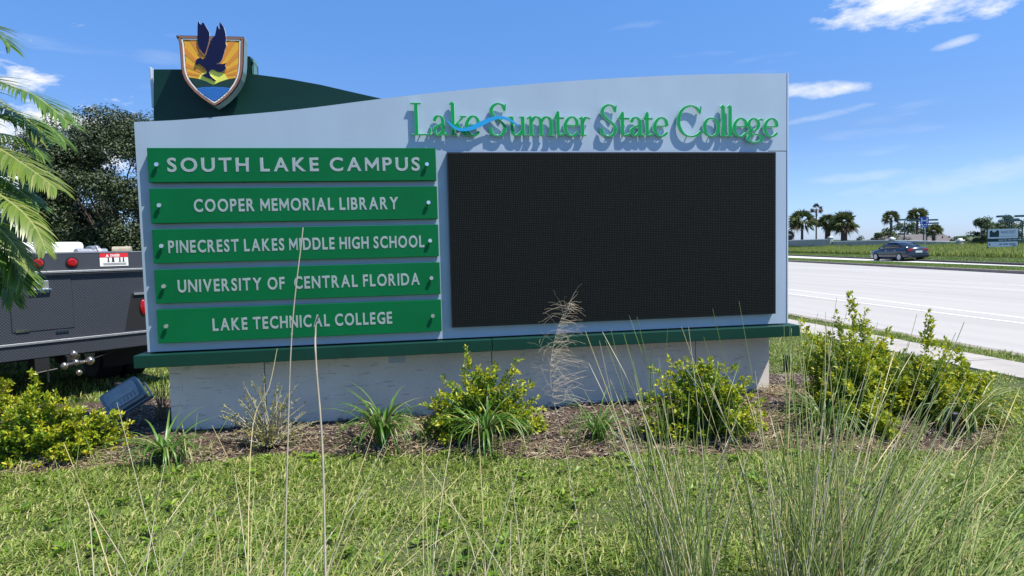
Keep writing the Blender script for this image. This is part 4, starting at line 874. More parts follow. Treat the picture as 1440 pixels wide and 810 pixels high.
# tail compartment door
dx0, dz1 = TL(12, 393, 0); dx1, dz0 = TL(104, 460, 0)
b = MB(); b.box(dx0, dx1, -.006, -.001, dz0, dz1); dr = b.build('compartment_door', M['plate'], trk)
b = MB(); b.box(dx0 - .006, dx1 + .006, -.0007, -.0002, dz0 - .006, dz1 + .006); b.build('door_gap', M['truck_black'], trk)
hx, hz = TL(56, 402, 0)
b = MB(); b.box(hx - .07, hx + .07, -.012, -.0065, hz - .07, hz + .05); ht = b.build('latch_plate', M['galv'], dr, bevel=.003)
b = MB(); b.box(hx - .085, hx + .085, -.045, -.0125, hz - .05, hz - .03); b.tube([(hx, -.013, hz - .03), (hx, -.04, hz + .02)], .02, 10); b.build('latch_handle', M['chrome'], dr, bevel=.004)
for u in (32, 88): x_, z_ = TL(u, 466, 0); b = MB(); b.box(x_ - .055, x_ + .055, -.013, -.007, z_ - .008, z_ + .012); b.build('hinge', M['chrome'], dr)
# tail light recess: a flat black plate, its shade put into the colour
rx0, rz1 = TL(173, 414, 0); rx1 = Wt - .14; rz0 = .69
b = MB(); b.prism([(rx0, rz0), (rx1, rz0), (rx1, rz1), (rx0 + .08, rz1)], -.004, -.0008); rc = b.build('recess_shade', M['truck_black'], trk)
b = MB(); b.box(rx0 + .10, rx1, -.025, -.0045, rz1 - .012, rz1 + .012); b.build('recess_lip', M['galv'], rc)
x_, z_ = TL(201, 432, .03); b = MB(); b.ball((x_ + .01, -.012, z_), (.034, .02, .085), 14, 10); b.build('tail_light', M['red_lens'], rc, smooth=True)
# hitch
b = MB(); b.box(-.05, .05, -.12, .3, .40, .50); b.box(-.30, -.18, -.06, .2, .38, .5); b.tube([(-.34, -.06, .36), (-.12, -.06, .38)], .008, 6); b.tube([(-.2, -.06, .38), (-.2, -.06, .26)], .010, 6); b.build('hitch_receiver', M['truck_black'], trk)
b = MB(); b.tube([(0, -.12, .44), (0, -.24, .44)], .03, 10); b.ball((-.02, -.24, .53), .036); b.ball((.12, -.22, .44), .042); b.ball((-.10, -.22, .42), .036); b.ball((.01, -.25, .34), .03); b.tube([(-.1, -.22, .43), (.12, -.22, .44)], .018, 8); b.build('tow_ball', M['beige'], trk, smooth=True)
b = MB(); b.tube([(.1, -.15, .43), (.45, .1, .47)], .006, 6); b.build('safety_chain', M['truck_black'], trk)
b = MB(); b.box(-.75, .75, .3, 8.8, .45, .60); b.build('chassis', M['truck_black'], trk)
def wheel(x, y, w=.26, rr=.42):
    b = MB(); b.tube([(x - w / 2, y, rr), (x - w / 2 + .03, y, rr), (x + w / 2 - .03, y, rr), (x + w / 2, y, rr)], [rr - .03, rr, rr, rr - .03], 28); wl = b.build('wheel', M['rubber'], trk, smooth=False)
    b = MB(); b.tube([(x - w / 2 - .004, y, rr), (x + w / 2 + .004, y, rr)], .22, 20); b.build('rim', M['galv'], wl)
for x in (-.95, -.66, .66, .95): wheel(x, 1.25)
for x in (-.95, .95): wheel(x, 8.3)
for sx_ in (-1, 1): b = MB(); b.box(sx_ * .80 - .3, sx_ * .80 + .3, .66, .68, .22, .5); b.build('mud_flap', M['rubber'], trk)
# cab
prof_c = [(6.2, .75), (6.2, 2.0), (6.4, 2.2), (7.4, 2.24), (8.0, 1.7), (9.1, 1.5), (9.3, .75)]
b = MB(); n = len(prof_c); b.v = [(-1.0, y, z) for y, z in prof_c] + [(1.0, y, z) for y, z in prof_c]; b.f = [tuple(range(n)), tuple(range(2 * n - 1, n - 1, -1))] + [(i, n + i, n + (i + 1) % n, (i + 1) % n) for i in range(n)]; b.mi = [0] * len(b.f)
cab = b.build('cab', M['truck_grey'], trk, bevel=.04)
b = MB(); b.box(-.7, .7, 6.185, 6.199, 1.5, 1.95); b.build('rear_window', M['glass'], cab)
b = MB(); b.box(-.96, .96, 5.7, 5.82, 1.50, 2.05); b.box(-.96, -.90, 5.7, 5.82, .7, 1.5); b.box(.9, .96, 5.7, 5.82, .7, 1.5); b.build('headache_rack', M['truck_black'], trk)
b = MB(); b.box(-1.0, .95, 5.84, 6.15, 2.22, 2.92); b.box(-.9, -.8, 5.9, 6.1, 1.0, 2.22); b.box(.80, .9, 5.9, 6.1, 1.0, 2.22); b.build('crane_cabinet', M['white'], trk, bevel=.02)
# load on the bed: things of their own
def on_truck(name, label, cat, lx, ly, lz, bm, m, sm=False):
    p = Vector((h.x, h.y, 0)) + dT * lx - nT * ly; t = thing(name, label, cat, (p.x, p.y, lz), AZT); return t
t = on_truck('storage_tank', 'white flat tank lying on the truck bed behind the tail rail', 'tank', -.05, .9, 1.362, None, None)
b = MB(); b.box(-.42, .42, -.3, .5, 0, .30); b.build('tank_body', M['white'], t, bevel=.04)
b = MB(); b.tube([(.1, 0, .301), (.1, 0, .34)], .07, 12); b.build('lid', M['black'], t)
t = on_truck('pipe_fittings', 'pile of grey pipe fittings on the truck bed beside the white tank', 'fittings', .38, .35, 1.362, None, None)
for k, (a, z_, l_, rr) in enumerate(((-.25, .06, .34, .055), (-.18, .17, .3, .05), (.05, .12, .22, .06), (.2, .19, .16, .05), (.17, .07, .2, .06), (-.05, .2, .1, .05))):
    b = MB(); b.tube([(a, random.uniform(-.1, .1), z_), (a + l_, random.uniform(-.1, .1), z_)], rr, 12); b.tube([(a + l_ * .7, 0, z_), (a + l_ * .8, 0, z_)], rr * 1.15, 12); b.build('fitting', M['galv'] if k != 3 else M['deadtwig'], t)
t = on_truck('blue_bin', 'blue bin on the truck bed at the foot of the palm frond', 'bin', -.42, .45, 1.362, None, None)
b = MB(); b.prism([(-.12, 0), (.12, 0), (.15, .26), (-.15, .26)], -.12, .12); b.build('bin_body', M['tarp'], t, bevel=.01)
b = MB(); b.box(-.16, .16, -.13, .13, .261, .28); b.build('rim', M['tarp'], t)

# ------------------------------------------------------------------ foreground palm
pc = P(-135, 285, 4.1); palm = thing('palm_tree', 'feather palm with drooping sunlit fronds at the left edge of the photo', 'palm tree', (pc.x, pc.y, 0))
b = MB(); r = random.Random(3); npn = 24
pts = [(pc.x + .02 * math.sin(i), pc.y, pc.z * i / npn) for i in range(npn + 1)]; b.tube(pts, [.085 + .012 * (i % 2) - .02 * i / npn for i in range(npn + 1)], 12); b.build('trunk', M['trunk'], palm, True)
def frond(cpts, nl, ll, material, seed, droop=.5, sidew=1.0):
    g = np.random.default_rng(seed); q = np.array(crom([tuple(p) for p in cpts], 10)); n = len(q)
    b = MB(); b.tube([Vector(p) for p in q], [.011 - .009 * i / (n - 1) for i in range(n)], 5, cap=False)
    V = []; Fc = []
    for side in (-1, 1):
        nl_ = nl if side else nl
        for i in range(nl):
            t = .10 + .89 * (i + g.uniform(-.3, .3)) / nl; k = min(max(t * (n - 1), 0), n - 1.001); j = int(k); p = q[j] + (q[j + 1] - q[j]) * (k - j); tg = q[min(j + 2, n - 1)] - q[max(j - 1, 0)]; tg = tg / np.linalg.norm(tg)
            sd = np.cross(tg, (0, 0, 1)); sd /= (np.linalg.norm(sd) + 1e-6); up = np.cross(sd, tg)
            L = 1.3 * ll * (math.sin(PI * min(.97, t * .80 + .16)) ** .6) * g.uniform(.85, 1.1)
            d = sd * side * .72 * sidew + tg * (.45 + .5 * t) + up * g.normal(.22, .10); d /= np.linalg.norm(d); w = .0085 * g.uniform(.8, 1.15)
            wv = np.cross(d, up); wv /= np.linalg.norm(wv); bs_ = len(V); pos = p.copy(); dd = d.copy()
            for s_ in range(5):
                tt = s_ / 4; ww = w * (.55 + 1.3 * tt * (1 - tt) * 1.6) * (1 - tt ** 3) + .0004; V += [pos + wv * ww, pos - wv * ww]
                dd = dd + np.array([0, 0, -droop * .26]); dd /= np.linalg.norm(dd); pos = pos + dd * L / 4
            for s_ in range(4): a = bs_ + 2 * s_; Fc.append((a, a + 1, a + 3, a + 2))
    fr = npmesh('frond', np.array(V), np.array(Fc), material, palm)
    b.build('rachis', M['rachis'], fr, 'up')
def pp(u, v, D): return P(u, v, D)
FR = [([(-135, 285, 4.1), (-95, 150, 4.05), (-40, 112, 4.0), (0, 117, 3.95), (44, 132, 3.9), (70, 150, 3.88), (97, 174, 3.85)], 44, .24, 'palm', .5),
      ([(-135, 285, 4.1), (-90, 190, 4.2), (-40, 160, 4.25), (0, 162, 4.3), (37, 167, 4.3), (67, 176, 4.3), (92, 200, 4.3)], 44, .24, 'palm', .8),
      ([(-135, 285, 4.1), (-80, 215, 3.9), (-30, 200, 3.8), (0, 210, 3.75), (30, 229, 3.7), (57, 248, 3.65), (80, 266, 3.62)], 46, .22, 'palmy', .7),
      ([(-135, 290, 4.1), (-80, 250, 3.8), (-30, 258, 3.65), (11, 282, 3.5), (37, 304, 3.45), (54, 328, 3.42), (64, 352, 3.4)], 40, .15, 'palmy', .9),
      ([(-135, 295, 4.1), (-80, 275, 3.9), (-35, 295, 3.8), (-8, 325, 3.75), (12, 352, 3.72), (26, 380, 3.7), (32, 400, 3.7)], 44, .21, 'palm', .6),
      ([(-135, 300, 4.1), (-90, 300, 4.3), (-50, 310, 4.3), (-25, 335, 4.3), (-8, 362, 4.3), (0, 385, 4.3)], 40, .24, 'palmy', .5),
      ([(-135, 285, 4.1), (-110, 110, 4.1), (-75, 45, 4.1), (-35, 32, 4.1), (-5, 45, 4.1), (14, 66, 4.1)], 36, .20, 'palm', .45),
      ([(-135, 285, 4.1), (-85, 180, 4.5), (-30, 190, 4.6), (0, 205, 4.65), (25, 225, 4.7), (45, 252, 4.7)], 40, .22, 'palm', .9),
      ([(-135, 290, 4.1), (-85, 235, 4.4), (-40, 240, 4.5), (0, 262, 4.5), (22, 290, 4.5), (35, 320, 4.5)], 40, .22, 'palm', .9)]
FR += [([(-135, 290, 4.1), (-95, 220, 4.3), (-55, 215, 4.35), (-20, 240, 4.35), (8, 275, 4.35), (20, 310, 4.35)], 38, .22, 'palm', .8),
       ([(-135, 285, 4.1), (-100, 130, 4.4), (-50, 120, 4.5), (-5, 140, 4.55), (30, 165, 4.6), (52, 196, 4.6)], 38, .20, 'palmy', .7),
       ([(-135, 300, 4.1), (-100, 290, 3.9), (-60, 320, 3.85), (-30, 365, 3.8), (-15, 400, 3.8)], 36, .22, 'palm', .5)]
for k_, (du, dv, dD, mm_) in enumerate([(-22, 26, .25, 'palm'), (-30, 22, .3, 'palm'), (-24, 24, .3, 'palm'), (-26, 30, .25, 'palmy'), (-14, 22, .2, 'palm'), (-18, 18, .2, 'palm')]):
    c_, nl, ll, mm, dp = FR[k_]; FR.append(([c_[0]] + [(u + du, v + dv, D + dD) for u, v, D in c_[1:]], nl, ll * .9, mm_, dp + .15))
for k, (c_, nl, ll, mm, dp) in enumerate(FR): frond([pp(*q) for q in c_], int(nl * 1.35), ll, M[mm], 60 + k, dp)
for k in range(9):
    a = R(100 + k * 25) + .1; hgt = .45 + .35 * math.sin(k * 2.1); o_ = Vector((math.cos(a), math.sin(a), 0))
    frond([pc, pc + o_ * .3 + Vector((0, 0, hgt)), pc + o_ * .75 + Vector((0, 0, hgt * 1.1)), pc + o_ * 1.2 + Vector((0, 0, hgt * .5)), pc + o_ * 1.4 + Vector((0, 0, hgt * .1 - .1))], 36, .22, M['palm'], 90 + k, .6)

# ------------------------------------------------------------------ trees
def tree(name, label, base, h_, rx, rz, nclump, nleaf, leafs, seed, material, trunk_r=.25, zc=None, group=None, clr=None, flat=1.0):
    r = np.random.default_rng(seed); t = thing(name, label, 'tree', base, 0, group); B = np.array(base); zc = zc if zc is not None else h_ - rz
    b = MB(); b.tube([Vector(base), Vector(base) + Vector((.05, 0, zc * .5)), Vector(base) + Vector((0, .05, zc))], [trunk_r, trunk_r * .8, trunk_r * .5], 10)
    C = []
    for i in range(nclump):
        d = norm(r.normal(0, 1, 3)); rad = r.uniform(.45, 1.0) ** .5; c = B + np.array([0, 0, zc]) + d * np.array([rx * flat, rx, rz]) * rad; c[2] = max(c[2], B[2] + .5); C.append(c)
        if i < 26: b.tube([Vector(B + np.array([0, 0, zc * .5 * r.uniform(.6, 1.2)])), Vector((B + np.array([0, 0, zc])) * .5 + c * .5), Vector(c)], [trunk_r * .25, trunk_r * .15, trunk_r * .05], 5, cap=False)
    b.build('trunk', M['trunk'], t, True)
    C = np.array(C); cr_ = r.uniform(.55, 1.1, nclump) * (clr or rx * .25); idx = r.integers(0, nclump, nleaf); d = norm(r.normal(0, 1, (nleaf, 3))); rr = r.uniform(.35, 1.1, nleaf) ** .6
    Pn = C[idx] + d * (cr_[idx] * rr)[:, None] * np.array([1.15, 1.15, .75]); N = norm(d + r.normal(0, .5, (nleaf, 3)) + np.array([0, 0, .5])); D = norm(np.cross(N, r.normal(0, 1, (nleaf, 3)))); L = r.uniform(.7, 1.3, nleaf) * leafs
    V, Fc = leaf_mesh(Pn, D, N, L, L * .55); npmesh('crown', V, Fc, material, t, 'stuff'); return t
def at(u, D): p = P(u, 350, D); return (p.x, p.y, 0)
tree('oak_tree', 'large dark live oak standing behind the left end of the sign', at(165, 20), 6.5, 2.5, 3.1, 190, 130000, .085, 71, M['oak'], .16, 3.1)
tree('oak_tree', 'thinner oak with sky gaps between the palm and the large oak', at(78, 24), 6.0, 2.2, 2.6, 100, 40000, .09, 72, M['oak'], .2, 3.6)
tree('oak_tree', 'oak tree mostly hidden behind the sign face beside the large oak', at(330, 25), 5.4, 3.0, 2.4, 90, 40000, .10, 73, M['oak'], .28, 3.0)
tree('broadleaf_tree', 'pale green low tree behind the truck bed under the oaks', at(90, 30), 2.9, 4.6, 1.3, 90, 30000, .11, 74, M['leafolive'], .15, 1.4)
tree('oak_tree', 'dark oak far off at the left behind the truck cab', at(-60, 32), 6.5, 4, 3.2, 90, 30000, .12, 75, M['oak'], .3, 3.3)
# sabal palms across the road
def fan_palm(label, u, vtop, vc, rpx, D, seed, trunk_w=.22, dead=False, skirt=True, n=34, base_z=-.5, lean=0.0):
    c = P(u, vc, D); t = thing('fan_palm', label, 'palm tree', (c.x, c.y, base_z), 0, 'palm trees beyond the boundary wall'); r = np.random.default_rng(seed); rad = rpx / FPX * D
    b = MB(); b.tube([(c.x + lean, c.y, base_z), (c.x + lean * .4, c.y, (c.z + base_z) / 2), (c.x, c.y, c.z)], [trunk_w * 1.15, trunk_w, trunk_w * .9], 10)
    for k in range(14): a = k * 2.4; zz = c.z - .1 - k * .09; b.tube([(c.x, c.y, zz - .15), (c.x + math.cos(a) * trunk_w * 1.8, c.y + math.sin(a) * trunk_w * 1.8, zz + .12)], [.09, .04], 4)
    b.build('trunk', M['trunk'], t, True); V = []; Fc = []; V2 = []; F2 = []
    for i in range(n):
        e = r.uniform(-.75, 1.35); a = r.uniform(0, 2 * PI); isd = dead or e < -.45 and skirt
        d = np.array([math.cos(a) * math.cos(e), math.sin(a) * math.cos(e), math.sin(e)]); hub = np.array(c) + d * rad * .42; nrm = norm(np.cross(d, r.normal(0, 1, 3)) + np.array([0, 0, .4])); sd = norm(np.cross(d, nrm)); TV, TF = (V2, F2) if isd else (V, Fc)
        bs_ = len(TV); TV += [np.array(c), hub + sd * .02, hub - sd * .02]; TF.append((bs_, bs_ + 1, bs_ + 2))
        for k in range(15):
            an = (k - 7) / 7 * 1.75; dd = d * math.cos(an) + sd * math.sin(an); L = rad * .62 * (1 - .25 * abs(an) / 1.75) * r.uniform(.85, 1.1); w = norm(np.cross(dd, nrm)) * rad * .035
            tip = hub + dd * L + np.array([0, 0, -.30 * L * r.uniform(.4, 1.4)]); md = hub + dd * L * .5; bs_ = len(TV); TV += [hub, md + w, tip, md - w]; TF += [(bs_, bs_ + 1, bs_ + 2), (bs_, bs_ + 2, bs_ + 3)]
    if V: npmesh('crown', np.array(V), np.array(Fc), M['sabal'], t)
    if V2: npmesh('dead_fronds', np.array(V2), np.array(F2), M['deadfan'], t)
fan_palm('round headed palm nearest the right edge of the sign', 1128, 0, 311, 21, 108, 1)
fan_palm('tall thin dead topped palm standing above its neighbours', 1148, 0, 294, 10, 114, 2, .13, True, n=14)
fan_palm('dark bushy palm second from the thin dead topped palm', 1164, 0, 314, 17, 110, 3, .48)
fan_palm('broad tall palm at the right of the left palm group', 1187, 0, 314, 22, 106, 4, .52, n=44)
fan_palm('low cut off palm at the very edge of the sign', 1110, 0, 331, 9, 108, 5, .42, True, n=16)
fan_palm('thin trunked palm behind the car roof', 1253, 0, 306, 13, 92, 6, .15)
fan_palm('tall palm behind the blue H sign', 1290, 0, 303, 15, 96, 7, .17)
fan_palm('short light green palm right of the blue H sign', 1313, 0, 325, 13, 90, 8, .22, skirt=False)
tree('far_tree', 'dark round tree left of the house roof', (*at(1248, 95)[:2], -2), 5.0, 2.4, 1.8, 30, 2500, .3, 81, M['farleaf'], .2)
tree('far_tree', 'dark broad tree behind the house between two tall palms', (*at(1272, 100)[:2], -2), 6.2, 3.2, 2.0, 40, 3500, .3, 82, M['farleaf'], .2)
tree('far_tree', 'small dark tree just right of the broad palm group', (*at(1205, 95)[:2], -2), 4.2, 1.9, 1.6, 30, 2000, .3, 83, M['farleaf'], .2)
tree('far_tree', 'feathery tall tree left of the white roadside sign', (*at(1382, 80)[:2], -1), 5.0, 1.5, 2.4, 36, 5000, .22, 84, M['farleaf'], .15, clr=.5)
tree('far_tree', 'dark slim tree touching the left side of the white roadside sign', (*at(1395, 76)[:2], -1), 4.6, 1.3, 2.5, 36, 5000, .2, 85, M['farleaf'], .15, clr=.5)
tree('far_tree', 'feathery tree rising behind the white roadside sign', (*at(1412, 82)[:2], -1), 5.3, 1.7, 2.6, 36, 5000, .22, 86, M['farleaf'], .15, clr=.55)
tree('far_tree', 'dark tree at the right edge of the photo behind the street lamp', (*at(1442, 76)[:2], -1), 4.6, 1.6, 2.4, 40, 5000, .22, 87, M['farleaf'], .15, clr=.6)
tree('far_tree', 'low dark bush left of the feathery trees above the low wall', (*at(1358, 78)[:2], -1), 2.8, 1.6, 1.3, 30, 3000, .22, 88, M['farleaf'], .15)
for k in range(8):
    tree('far_tree', 'distant broadleaf tree beyond the far roadway past the right edge', (95 + k * 14, 40 - k * 13, -1.5), 6.5, 3.5, 2.6, 26, 1800, .45, 100 + k, M['farleaf'], .3, group='distant roadside trees')
b = MB(); r = random.Random(9)
for k in range(120):
    a = R(-90 + k * 1.8); D = r.uniform(1500, 1900); x, y = D * math.sin(a), D * math.cos(a); b.ball((x, y, -4), (r.uniform(60, 120), r.uniform(30, 60), r.uniform(8, 15)), 10, 6)
tag(b.build('far_woods', M['farleaf'], smooth=True), kind='stuff'); tag(bpy.data.objects['far_woods'], 'low dark woods along the horizon', 'woods')

# ------------------------------------------------------------------ boundary wall, house
def wall(label, pts, th, pillars, z0=-.6):
    t = thing('boundary_wall', label, 'wall', (*pts[0][:2], z0)); 
    for i in range(len(pts) - 1):
        (xa, ya, za), (xb, yb, zb_) = pts[i], pts[i + 1]; d = Vector((xb - xa, yb - ya, 0)).normalized(); nv = Vector((-d.y, d.x, 0)) * th / 2
        for nm, zlo, zhi, k, m_ in (('wall_panel', None, -.10, 1.0, M['wallgrey']), ('coping', -.099, 0, 1.5, M['white'])):
            b = MB(); vs = []
            for (x, y, z) in ((xa, ya, za), (xb, yb, zb_)):
                for s_ in (-1, 1):
                    q = Vector((x, y, 0)) + nv * s_ * k; vs += [(q.x, q.y, z0 if zlo is None else z + zlo), (q.x, q.y, z + zhi)]
            b.add(vs, [(0, 4, 5, 1), (2, 3, 7, 6), (1, 5, 7, 3), (0, 2, 6, 4), (0, 1, 3, 2), (4, 6, 7, 5)]); b.build(nm, m_, t, True)
    for (x, y, z) in pillars:
        b = MB(); b.box(x - .24, x + .24, y - .24, y + .24, z0, z); pr = b.build('pillar', M['wallgrey'], t, True)
        b = MB(); b.box(x - .30, x + .30, y - .30, y + .30, z + .001, z + .12); b.build('pillar_cap', M['white'], pr, 'up'); b = MB(); b.ball((x, y, z + .14), (.26, .26, .14), 12, 6); b.build('finial', M['white'], pr, 'up')
def PW(u, v, D): p = P(u, v, D); return (p.x, p.y, p.z)
wall('pale rendered boundary wall with white coping, the higher left run', [PW(1040, 338.5, 120), PW(1107, 337.6, 104), PW(1169, 335.8, 92)], .2, [PW(1168, 334.5, 91.8)])
wall('long boundary wall run behind the car, between the two pillars', [PW(1170, 339.2, 92), PW(1245, 337.3, 77), PW(1349, 339.8, 65)], .2, [PW(1350, 338.8, 64.9), PW(1254, 336.5, 75.5)])
wall('low white topped wall run behind the roadside sign at right', [PW(1352, 348.8, 65), PW(1440, 348.5, 58), PW(1600, 347, 50)], .2, [])
c = P(1275, 345, 95); hs = thing('house', 'low house with grey hip roof behind the boundary wall', 'house', (c.x, c.y, -2.4), R(-35))
wpx = 95 / FPX * 1.08; hw = 66 * wpx; rz_ = P(1275, 330, 95).z + 2.4; ez = rz_ - 1.9
b = MB(); b.box(-hw + .5, hw - .5, -4, 4, 0, ez); b.build('wall', M['wallgrey'], hs)
b = MB(); b.add([(-hw, -4.6, ez), (hw, -4.6, ez), (hw, 4.6, ez), (-hw, 4.6, ez), (-hw + 4, 0, rz_), (hw - 3.2, 0, rz_)], [(0, 1, 5, 4), (1, 2, 5), (2, 3, 4, 5), (3, 0, 4), (3, 2, 1, 0)]); rf = b.build('roof', M['roof'], hs)
for x in (hw - 3.4, hw - 2.6): b = MB(); b.tube([(x, -1.6, rz_ - 1.2), (x, -1.6, rz_ - .35)], .07, 8); b.build('vent_pipe', M['black'], rf)
for x in (-4, 0, 4): b = MB(); b.box(x - .6, x + .6, -4.03, -4.001, .9, 2.0); b.build('window', M['glass'], hs)

# ------------------------------------------------------------------ street lamps, signs
def head(t, x0, x1, z, y, name='lamp_head'):
    b = MB(); b.prism([(x0, z - .10), (x1, z - .10), (x1, z + .06), (x1 - .2, z + .12), (x0 + .1, z + .10)], y - .2, y + .2); b.build(name, M['lampgreen'], t, True)
def street_lamp(label, u, vtop, D, heads, vb=345):
    c = P(u, vtop, D); t = thing('street_lamp', label, 'street lamp', (c.x, c.y, -.6), 0, 'dark green street lamps beyond the far roadway'); s = D / FPX
    b = MB(); b.tube([(c.x, c.y, -.6), (c.x, c.y, c.z - .2)], [.09, .06], 8); b.build('pole', M['lampgreen'], t, True)
    for a, bb, dv in heads:
        z = c.z - dv * s; xa, xb = c.x + a * s * 1.25, c.x + bb * s * 1.25; head(t, min(xa, xb), max(xa, xb), z, c.y)
        near = xa if abs(xa - c.x) < abs(xb - c.x) else xb; b = MB(); b.tube([(c.x, c.y, c.z - .35 - dv * s), (c.x + (near - c.x) * .4, c.y, z - .08), (near, c.y, z)], .045, 6); b.build('arm', M['lampgreen'], t, True)
street_lamp('single headed street lamp standing behind the car roof', 1272, 309, 86, [(-9, 3, 0)])
street_lamp('double headed street lamp behind the blue H sign', 1299, 309.5, 84, [(-20, -8, 0), (4, 17, 0)])
street_lamp('street lamp half hidden right of the blue H sign with one head', 1303.5, 314, 90, [(3, 14, 0)])
street_lamp('tall double headed street lamp rising behind the white roadside sign', 1423.3, 304, 66, [(-19, -3, 0), (4, 20, 0)])
street_lamp('smaller double headed lamp seen between the tall lamps at the right', 1420, 310.5, 78, [(-14, -2, 0), (4, 14, 0)])
street_lamp('street lamp with curved arm at the right edge of the photo', 1438, 308, 64, [(-20, -6, .5)])
c = P(1300, 305, 62); t = thing('hospital_sign', 'blue and white square H sign on a thin pole behind the car', 'road sign', (c.x, c.y, 0), R(-32)); s = 62 / FPX
zt_ = c.z; zb1 = P(1300, 315.5, 62).z; w_ = 5.2 * s
b = MB(); b.box(-w_, w_, 0, .02, zb1, zt_); pn = b.build('panel', M['hblue'], t)
b = MB()
for x_ in (-.62, .62): b.box(x_ * w_ - .14 * w_, x_ * w_ + .14 * w_, -.004, -.001, zb1 + .1, zt_ - .08)
b.box(-.48 * w_, .48 * w_, -.004, -.001, (zb1 + zt_) / 2 - .06, (zb1 + zt_) / 2 + .06); b.build('letter_h', M['white'], pn)
b = MB(); b.box(-w_ * .92, w_ * .92, 0, .02, zb1 - .33, zb1 - .04); p2 = b.build('arrow_panel', M['hblue'], t)
b = MB(); b.box(-w_ * .2, w_ * .7, -.004, -.001, zb1 - .20, zb1 - .16); b.prism([(-w_ * .7, zb1 - .18), (-w_ * .2, zb1 - .29), (-w_ * .2, zb1 - .08)], -.004, -.001); b.build('arrow', M['white'], p2)
b = MB(); b.tube([(.1, .05, -.1), (.1, .05, zt_)], .035, 6); b.build('pole', M['galv'], t)
c = P(1389.5, 359, 54); c2 = P(1430, 360.5, 53); t = thing('roadside_sign', 'white and green property sign on two posts beyond the far roadway', 'sign', (c.x, c.y, 0), math.atan2(c2.y - c.y, c2.x - c.x)); wd = (c2 - c).length
za, zb_, zc_, zd = [P(1389, v, 54).z for v in (322.5, 336, 340.2, 347.5)]
b = MB(); b.box(-.04, wd + .04, 0, .05, zb_ + .01, za); p1 = b.build('top_panel', mat('sign_white', (.80, .80, .79), .5), t)
b = MB(); b.box(-.08, wd + .04, -.005, .05, zc_ + .005, zb_ - .005); b.build('green_band', M['lampgreen'], t)
b = MB(); b.box(-.04, wd + .04, 0, .05, zd, zc_ - .005); p3 = b.build('lower_panel', p1.data.materials[0], t)
for x in (.0, wd): b = MB(); b.box(x - .08, x + .08, .06, .20, -.2, za - .1); b.build('post', M['lampgreen'], t)
hh = za - zb_
b = MB(); b.prism([(.08, zb_ + .18 * hh), (.72, zb_ + .18 * hh), (.72, zb_ + .78 * hh), (.58, zb_ + .90 * hh), (.46, zb_ + .70 * hh), (.38, zb_ + .66 * hh), (.30, zb_ + .70 * hh), (.20, zb_ + .90 * hh), (.08, zb_ + .78 * hh)], -.006, -.001); b.build('logo', M['lampgreen'], p1)
GREYL = mat('sign_grey', (.28, .26, .32), .6)
write('MAINSTREET', .84, wd - .12, zb_ + .50 * hh, zb_ + .82 * hh, -.004, p1, .0, .12, .3, None, depth=.1, m=GREYL)
b = MB(); b.box(.84, wd - .12, -.004, -.001, zb_ + .22 * hh, zb_ + .26 * hh); b.build('rule_line', GREYL, p1)
b = MB(); x = .7
for w1 in (.32, .18, .26, .3, .22): b.box(x, x + w1, -.009, -.0055, (zb_ + zc_) / 2 - .03, (zb_ + zc_) / 2 + .03); x += w1 + .06
b.build('band_text', M['white'], t)
b = MB(); x = .75
for w1 in (.2, .34, .42): b.box(x, x + w1, -.004, -.001, (zd + zc_) / 2 - .05, (zd + zc_) / 2 + .06); x += w1 + .07
b.build('phone_text', GREYL, p3)
b = MB(); b.box(.05, .13, -.004, -.001, (zd + zc_) / 2 - .12, (zd + zc_) / 2 + .1); b.build('emblem', M['decal_red'], p3)
b = MB(); b.box(wd - .35, wd - .08, -.004, -.001, zd + .04, zd + .14); b.build('emblem', GREYL, p3)

# ------------------------------------------------------------------ car
cx_, cy_ = G(1262, 366.5, -.1); va = math.atan2(cx_, cy_); hd = va - R(36)
car = thing('parked_car', 'dark blue grey sedan seen from behind on the far roadway', 'car', (cx_, cy_, -.1), -hd)   # local +y = forward
def loft(st, ring_fn):
    b = MB(); n = None
    for s_ in st:
        rg = ring_fn(s_); n = len(rg); b.v += rg
    for i in range(len(st) - 1):
        for k in range(n): b.f.append((i * n + k, i * n + (k + 1) % n, (i + 1) * n + (k + 1) % n, (i + 1) * n + k)); b.mi.append(0)
    b.f += [tuple(reversed(range(n))), tuple((len(st) - 1) * n + k for k in range(n))]; b.mi += [0, 0]; return b
# station: y, half width, bottom z, shoulder z, top z
ST = [(-2.30, .70, .34, .62, .80), (-2.24, .82, .26, .70, .98), (-2.05, .88, .22, .78, 1.04), (-1.5, .90, .20, .82, 1.03), (-.8, .90, .19, .82, .98), (.2, .90, .19, .80, .95), (1.0, .89, .20, .76, .93), (1.6, .87, .22, .70, .84), (2.05, .82, .24, .62, .72), (2.28, .66, .30, .54, .60)]
def rg(s):
    y, w, zb0, zs, zt0 = s; return [(-w * .92, y, zb0), (-w, y, zb0 + .16), (-w, y, zs - .05), (-w * .96, y, zs + .03), (-w * .84, y, zt0), (0, y, zt0 + .035), (w * .84, y, zt0), (w * .96, y, zs + .03), (w, y, zs - .05), (w, y, zb0 + .16), (w * .92, y, zb0)]
loft(ST, rg).build('body', M['carpaint'], car, smooth=True)
GH = [(-1.80, .60, 1.0, 1.02), (-1.25, .65, .99, 1.24), (-.80, .67, .97, 1.40), (-.2, .68, .95, 1.455), (.35, .67, .94, 1.42), (.8, .66, .93, 1.2), (1.25, .62, .90, .93)]
def rh(s): y, w, z0_, z1_ = s; return [(-w * 1.14, y, z0_), (-w * .98, y, z0_ + (z1_ - z0_) * .75), (-w * .8, y, z1_), (0, y, z1_ + .015), (w * .8, y, z1_), (w * .98, y, z0_ + (z1_ - z0_) * .75), (w * 1.14, y, z0_)]
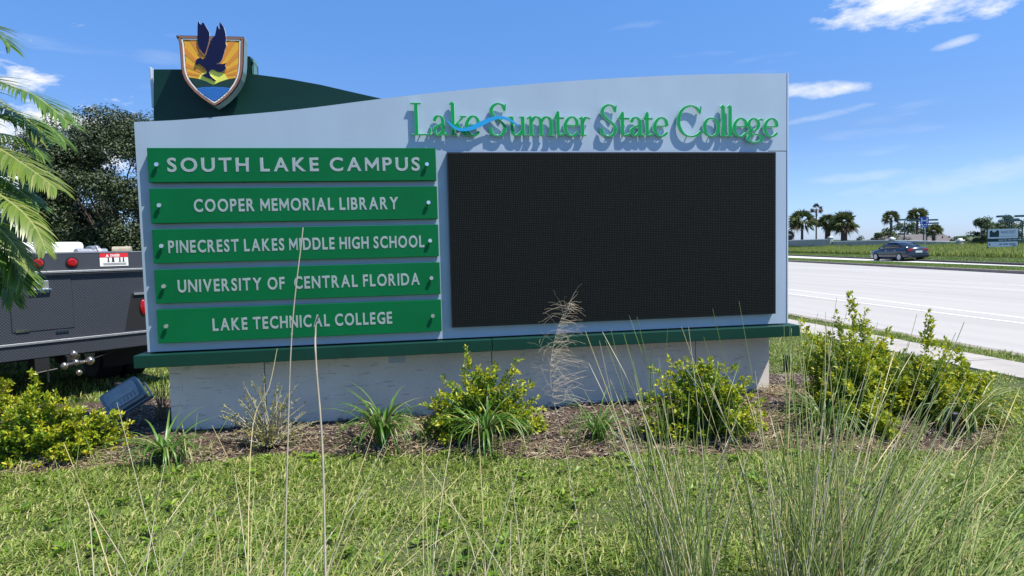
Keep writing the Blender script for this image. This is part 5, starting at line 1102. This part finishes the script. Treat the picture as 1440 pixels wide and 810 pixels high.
loft(GH, rh).build('window_glass', M['glass'], car, smooth=True)
RF = [(-.92, .60, 1.365), (-.70, .62, 1.432), (-.2, .62, 1.472), (.3, .61, 1.442), (.45, .58, 1.39)]
b = MB()
for y, w, z in RF: b.v += [(-w, y, z - .03), (-w * .8, y, z + .004), (0, y, z + .022), (w * .8, y, z + .004), (w, y, z - .03)]
for i in range(4):
    for k in range(4): b.f.append((i * 5 + k, i * 5 + k + 1, (i + 1) * 5 + k + 1, (i + 1) * 5 + k)); b.mi.append(0)
b.build('roof', M['carpaint'], car, smooth=True)
for s_ in (-1, 1):
    b = MB()
    for y0_, y1_, z1_ in ((-1.75, -.92, 1.35), (-.25, -.30, 1.43), (1.2, .42, 1.39)):
        b = MB(); b.tube([(s_ * .72, y0_, .98), (s_ * .60, y1_, z1_)], .035, 6); b.build('pillar', M['carpaint'], car)
    b = MB(); b.box(s_ * .60 - .19, s_ * .60 + .19, -2.29, -2.17, .76, .93); b.build('tail_light', M['red_lens'], car, bevel=.03)
    b = MB(); b.box(s_ * .93 - .06, s_ * .93 + .06, .78, .88, .93, 1.04); b.build('door_mirror', M['carpaint'], car, bevel=.02)
    b = MB(); b.box(s_ * .906 - .003, s_ * .906 + .003, -1.0, -.85, .80, .83); b.box(s_ * .906 - .003, s_ * .906 + .003, .0, .15, .79, .82); b.build('door_handle', M['chrome'], car)
    for y in (-1.4, 1.32):
        b = MB(); x = s_ * .80; b.tube([(x - .11, y, .32), (x + .11, y, .32)], .325, 24); wl = b.build('wheel', M['rubber'], car)
        b = MB(); b.tube([(x + s_ * .112, y, .32), (x + s_ * .118, y, .32)], .21, 18); b.build('rim', M['galv'], wl)
b = MB(); b.box(-.26, .26, -2.335, -2.31, .64, .78); b.build('number_plate', mat('plate_pale', (.55, .62, .6), .4), car)
b = MB(); b.box(-.34, .34, -2.325, -2.26, .80, .83); b.build('boot_trim', M['chrome'], car)
b = MB(); b.box(-.82, .82, -2.36, -2.1, .30, .52); b.build('rear_bumper', M['carpaint'], car, bevel=.05)
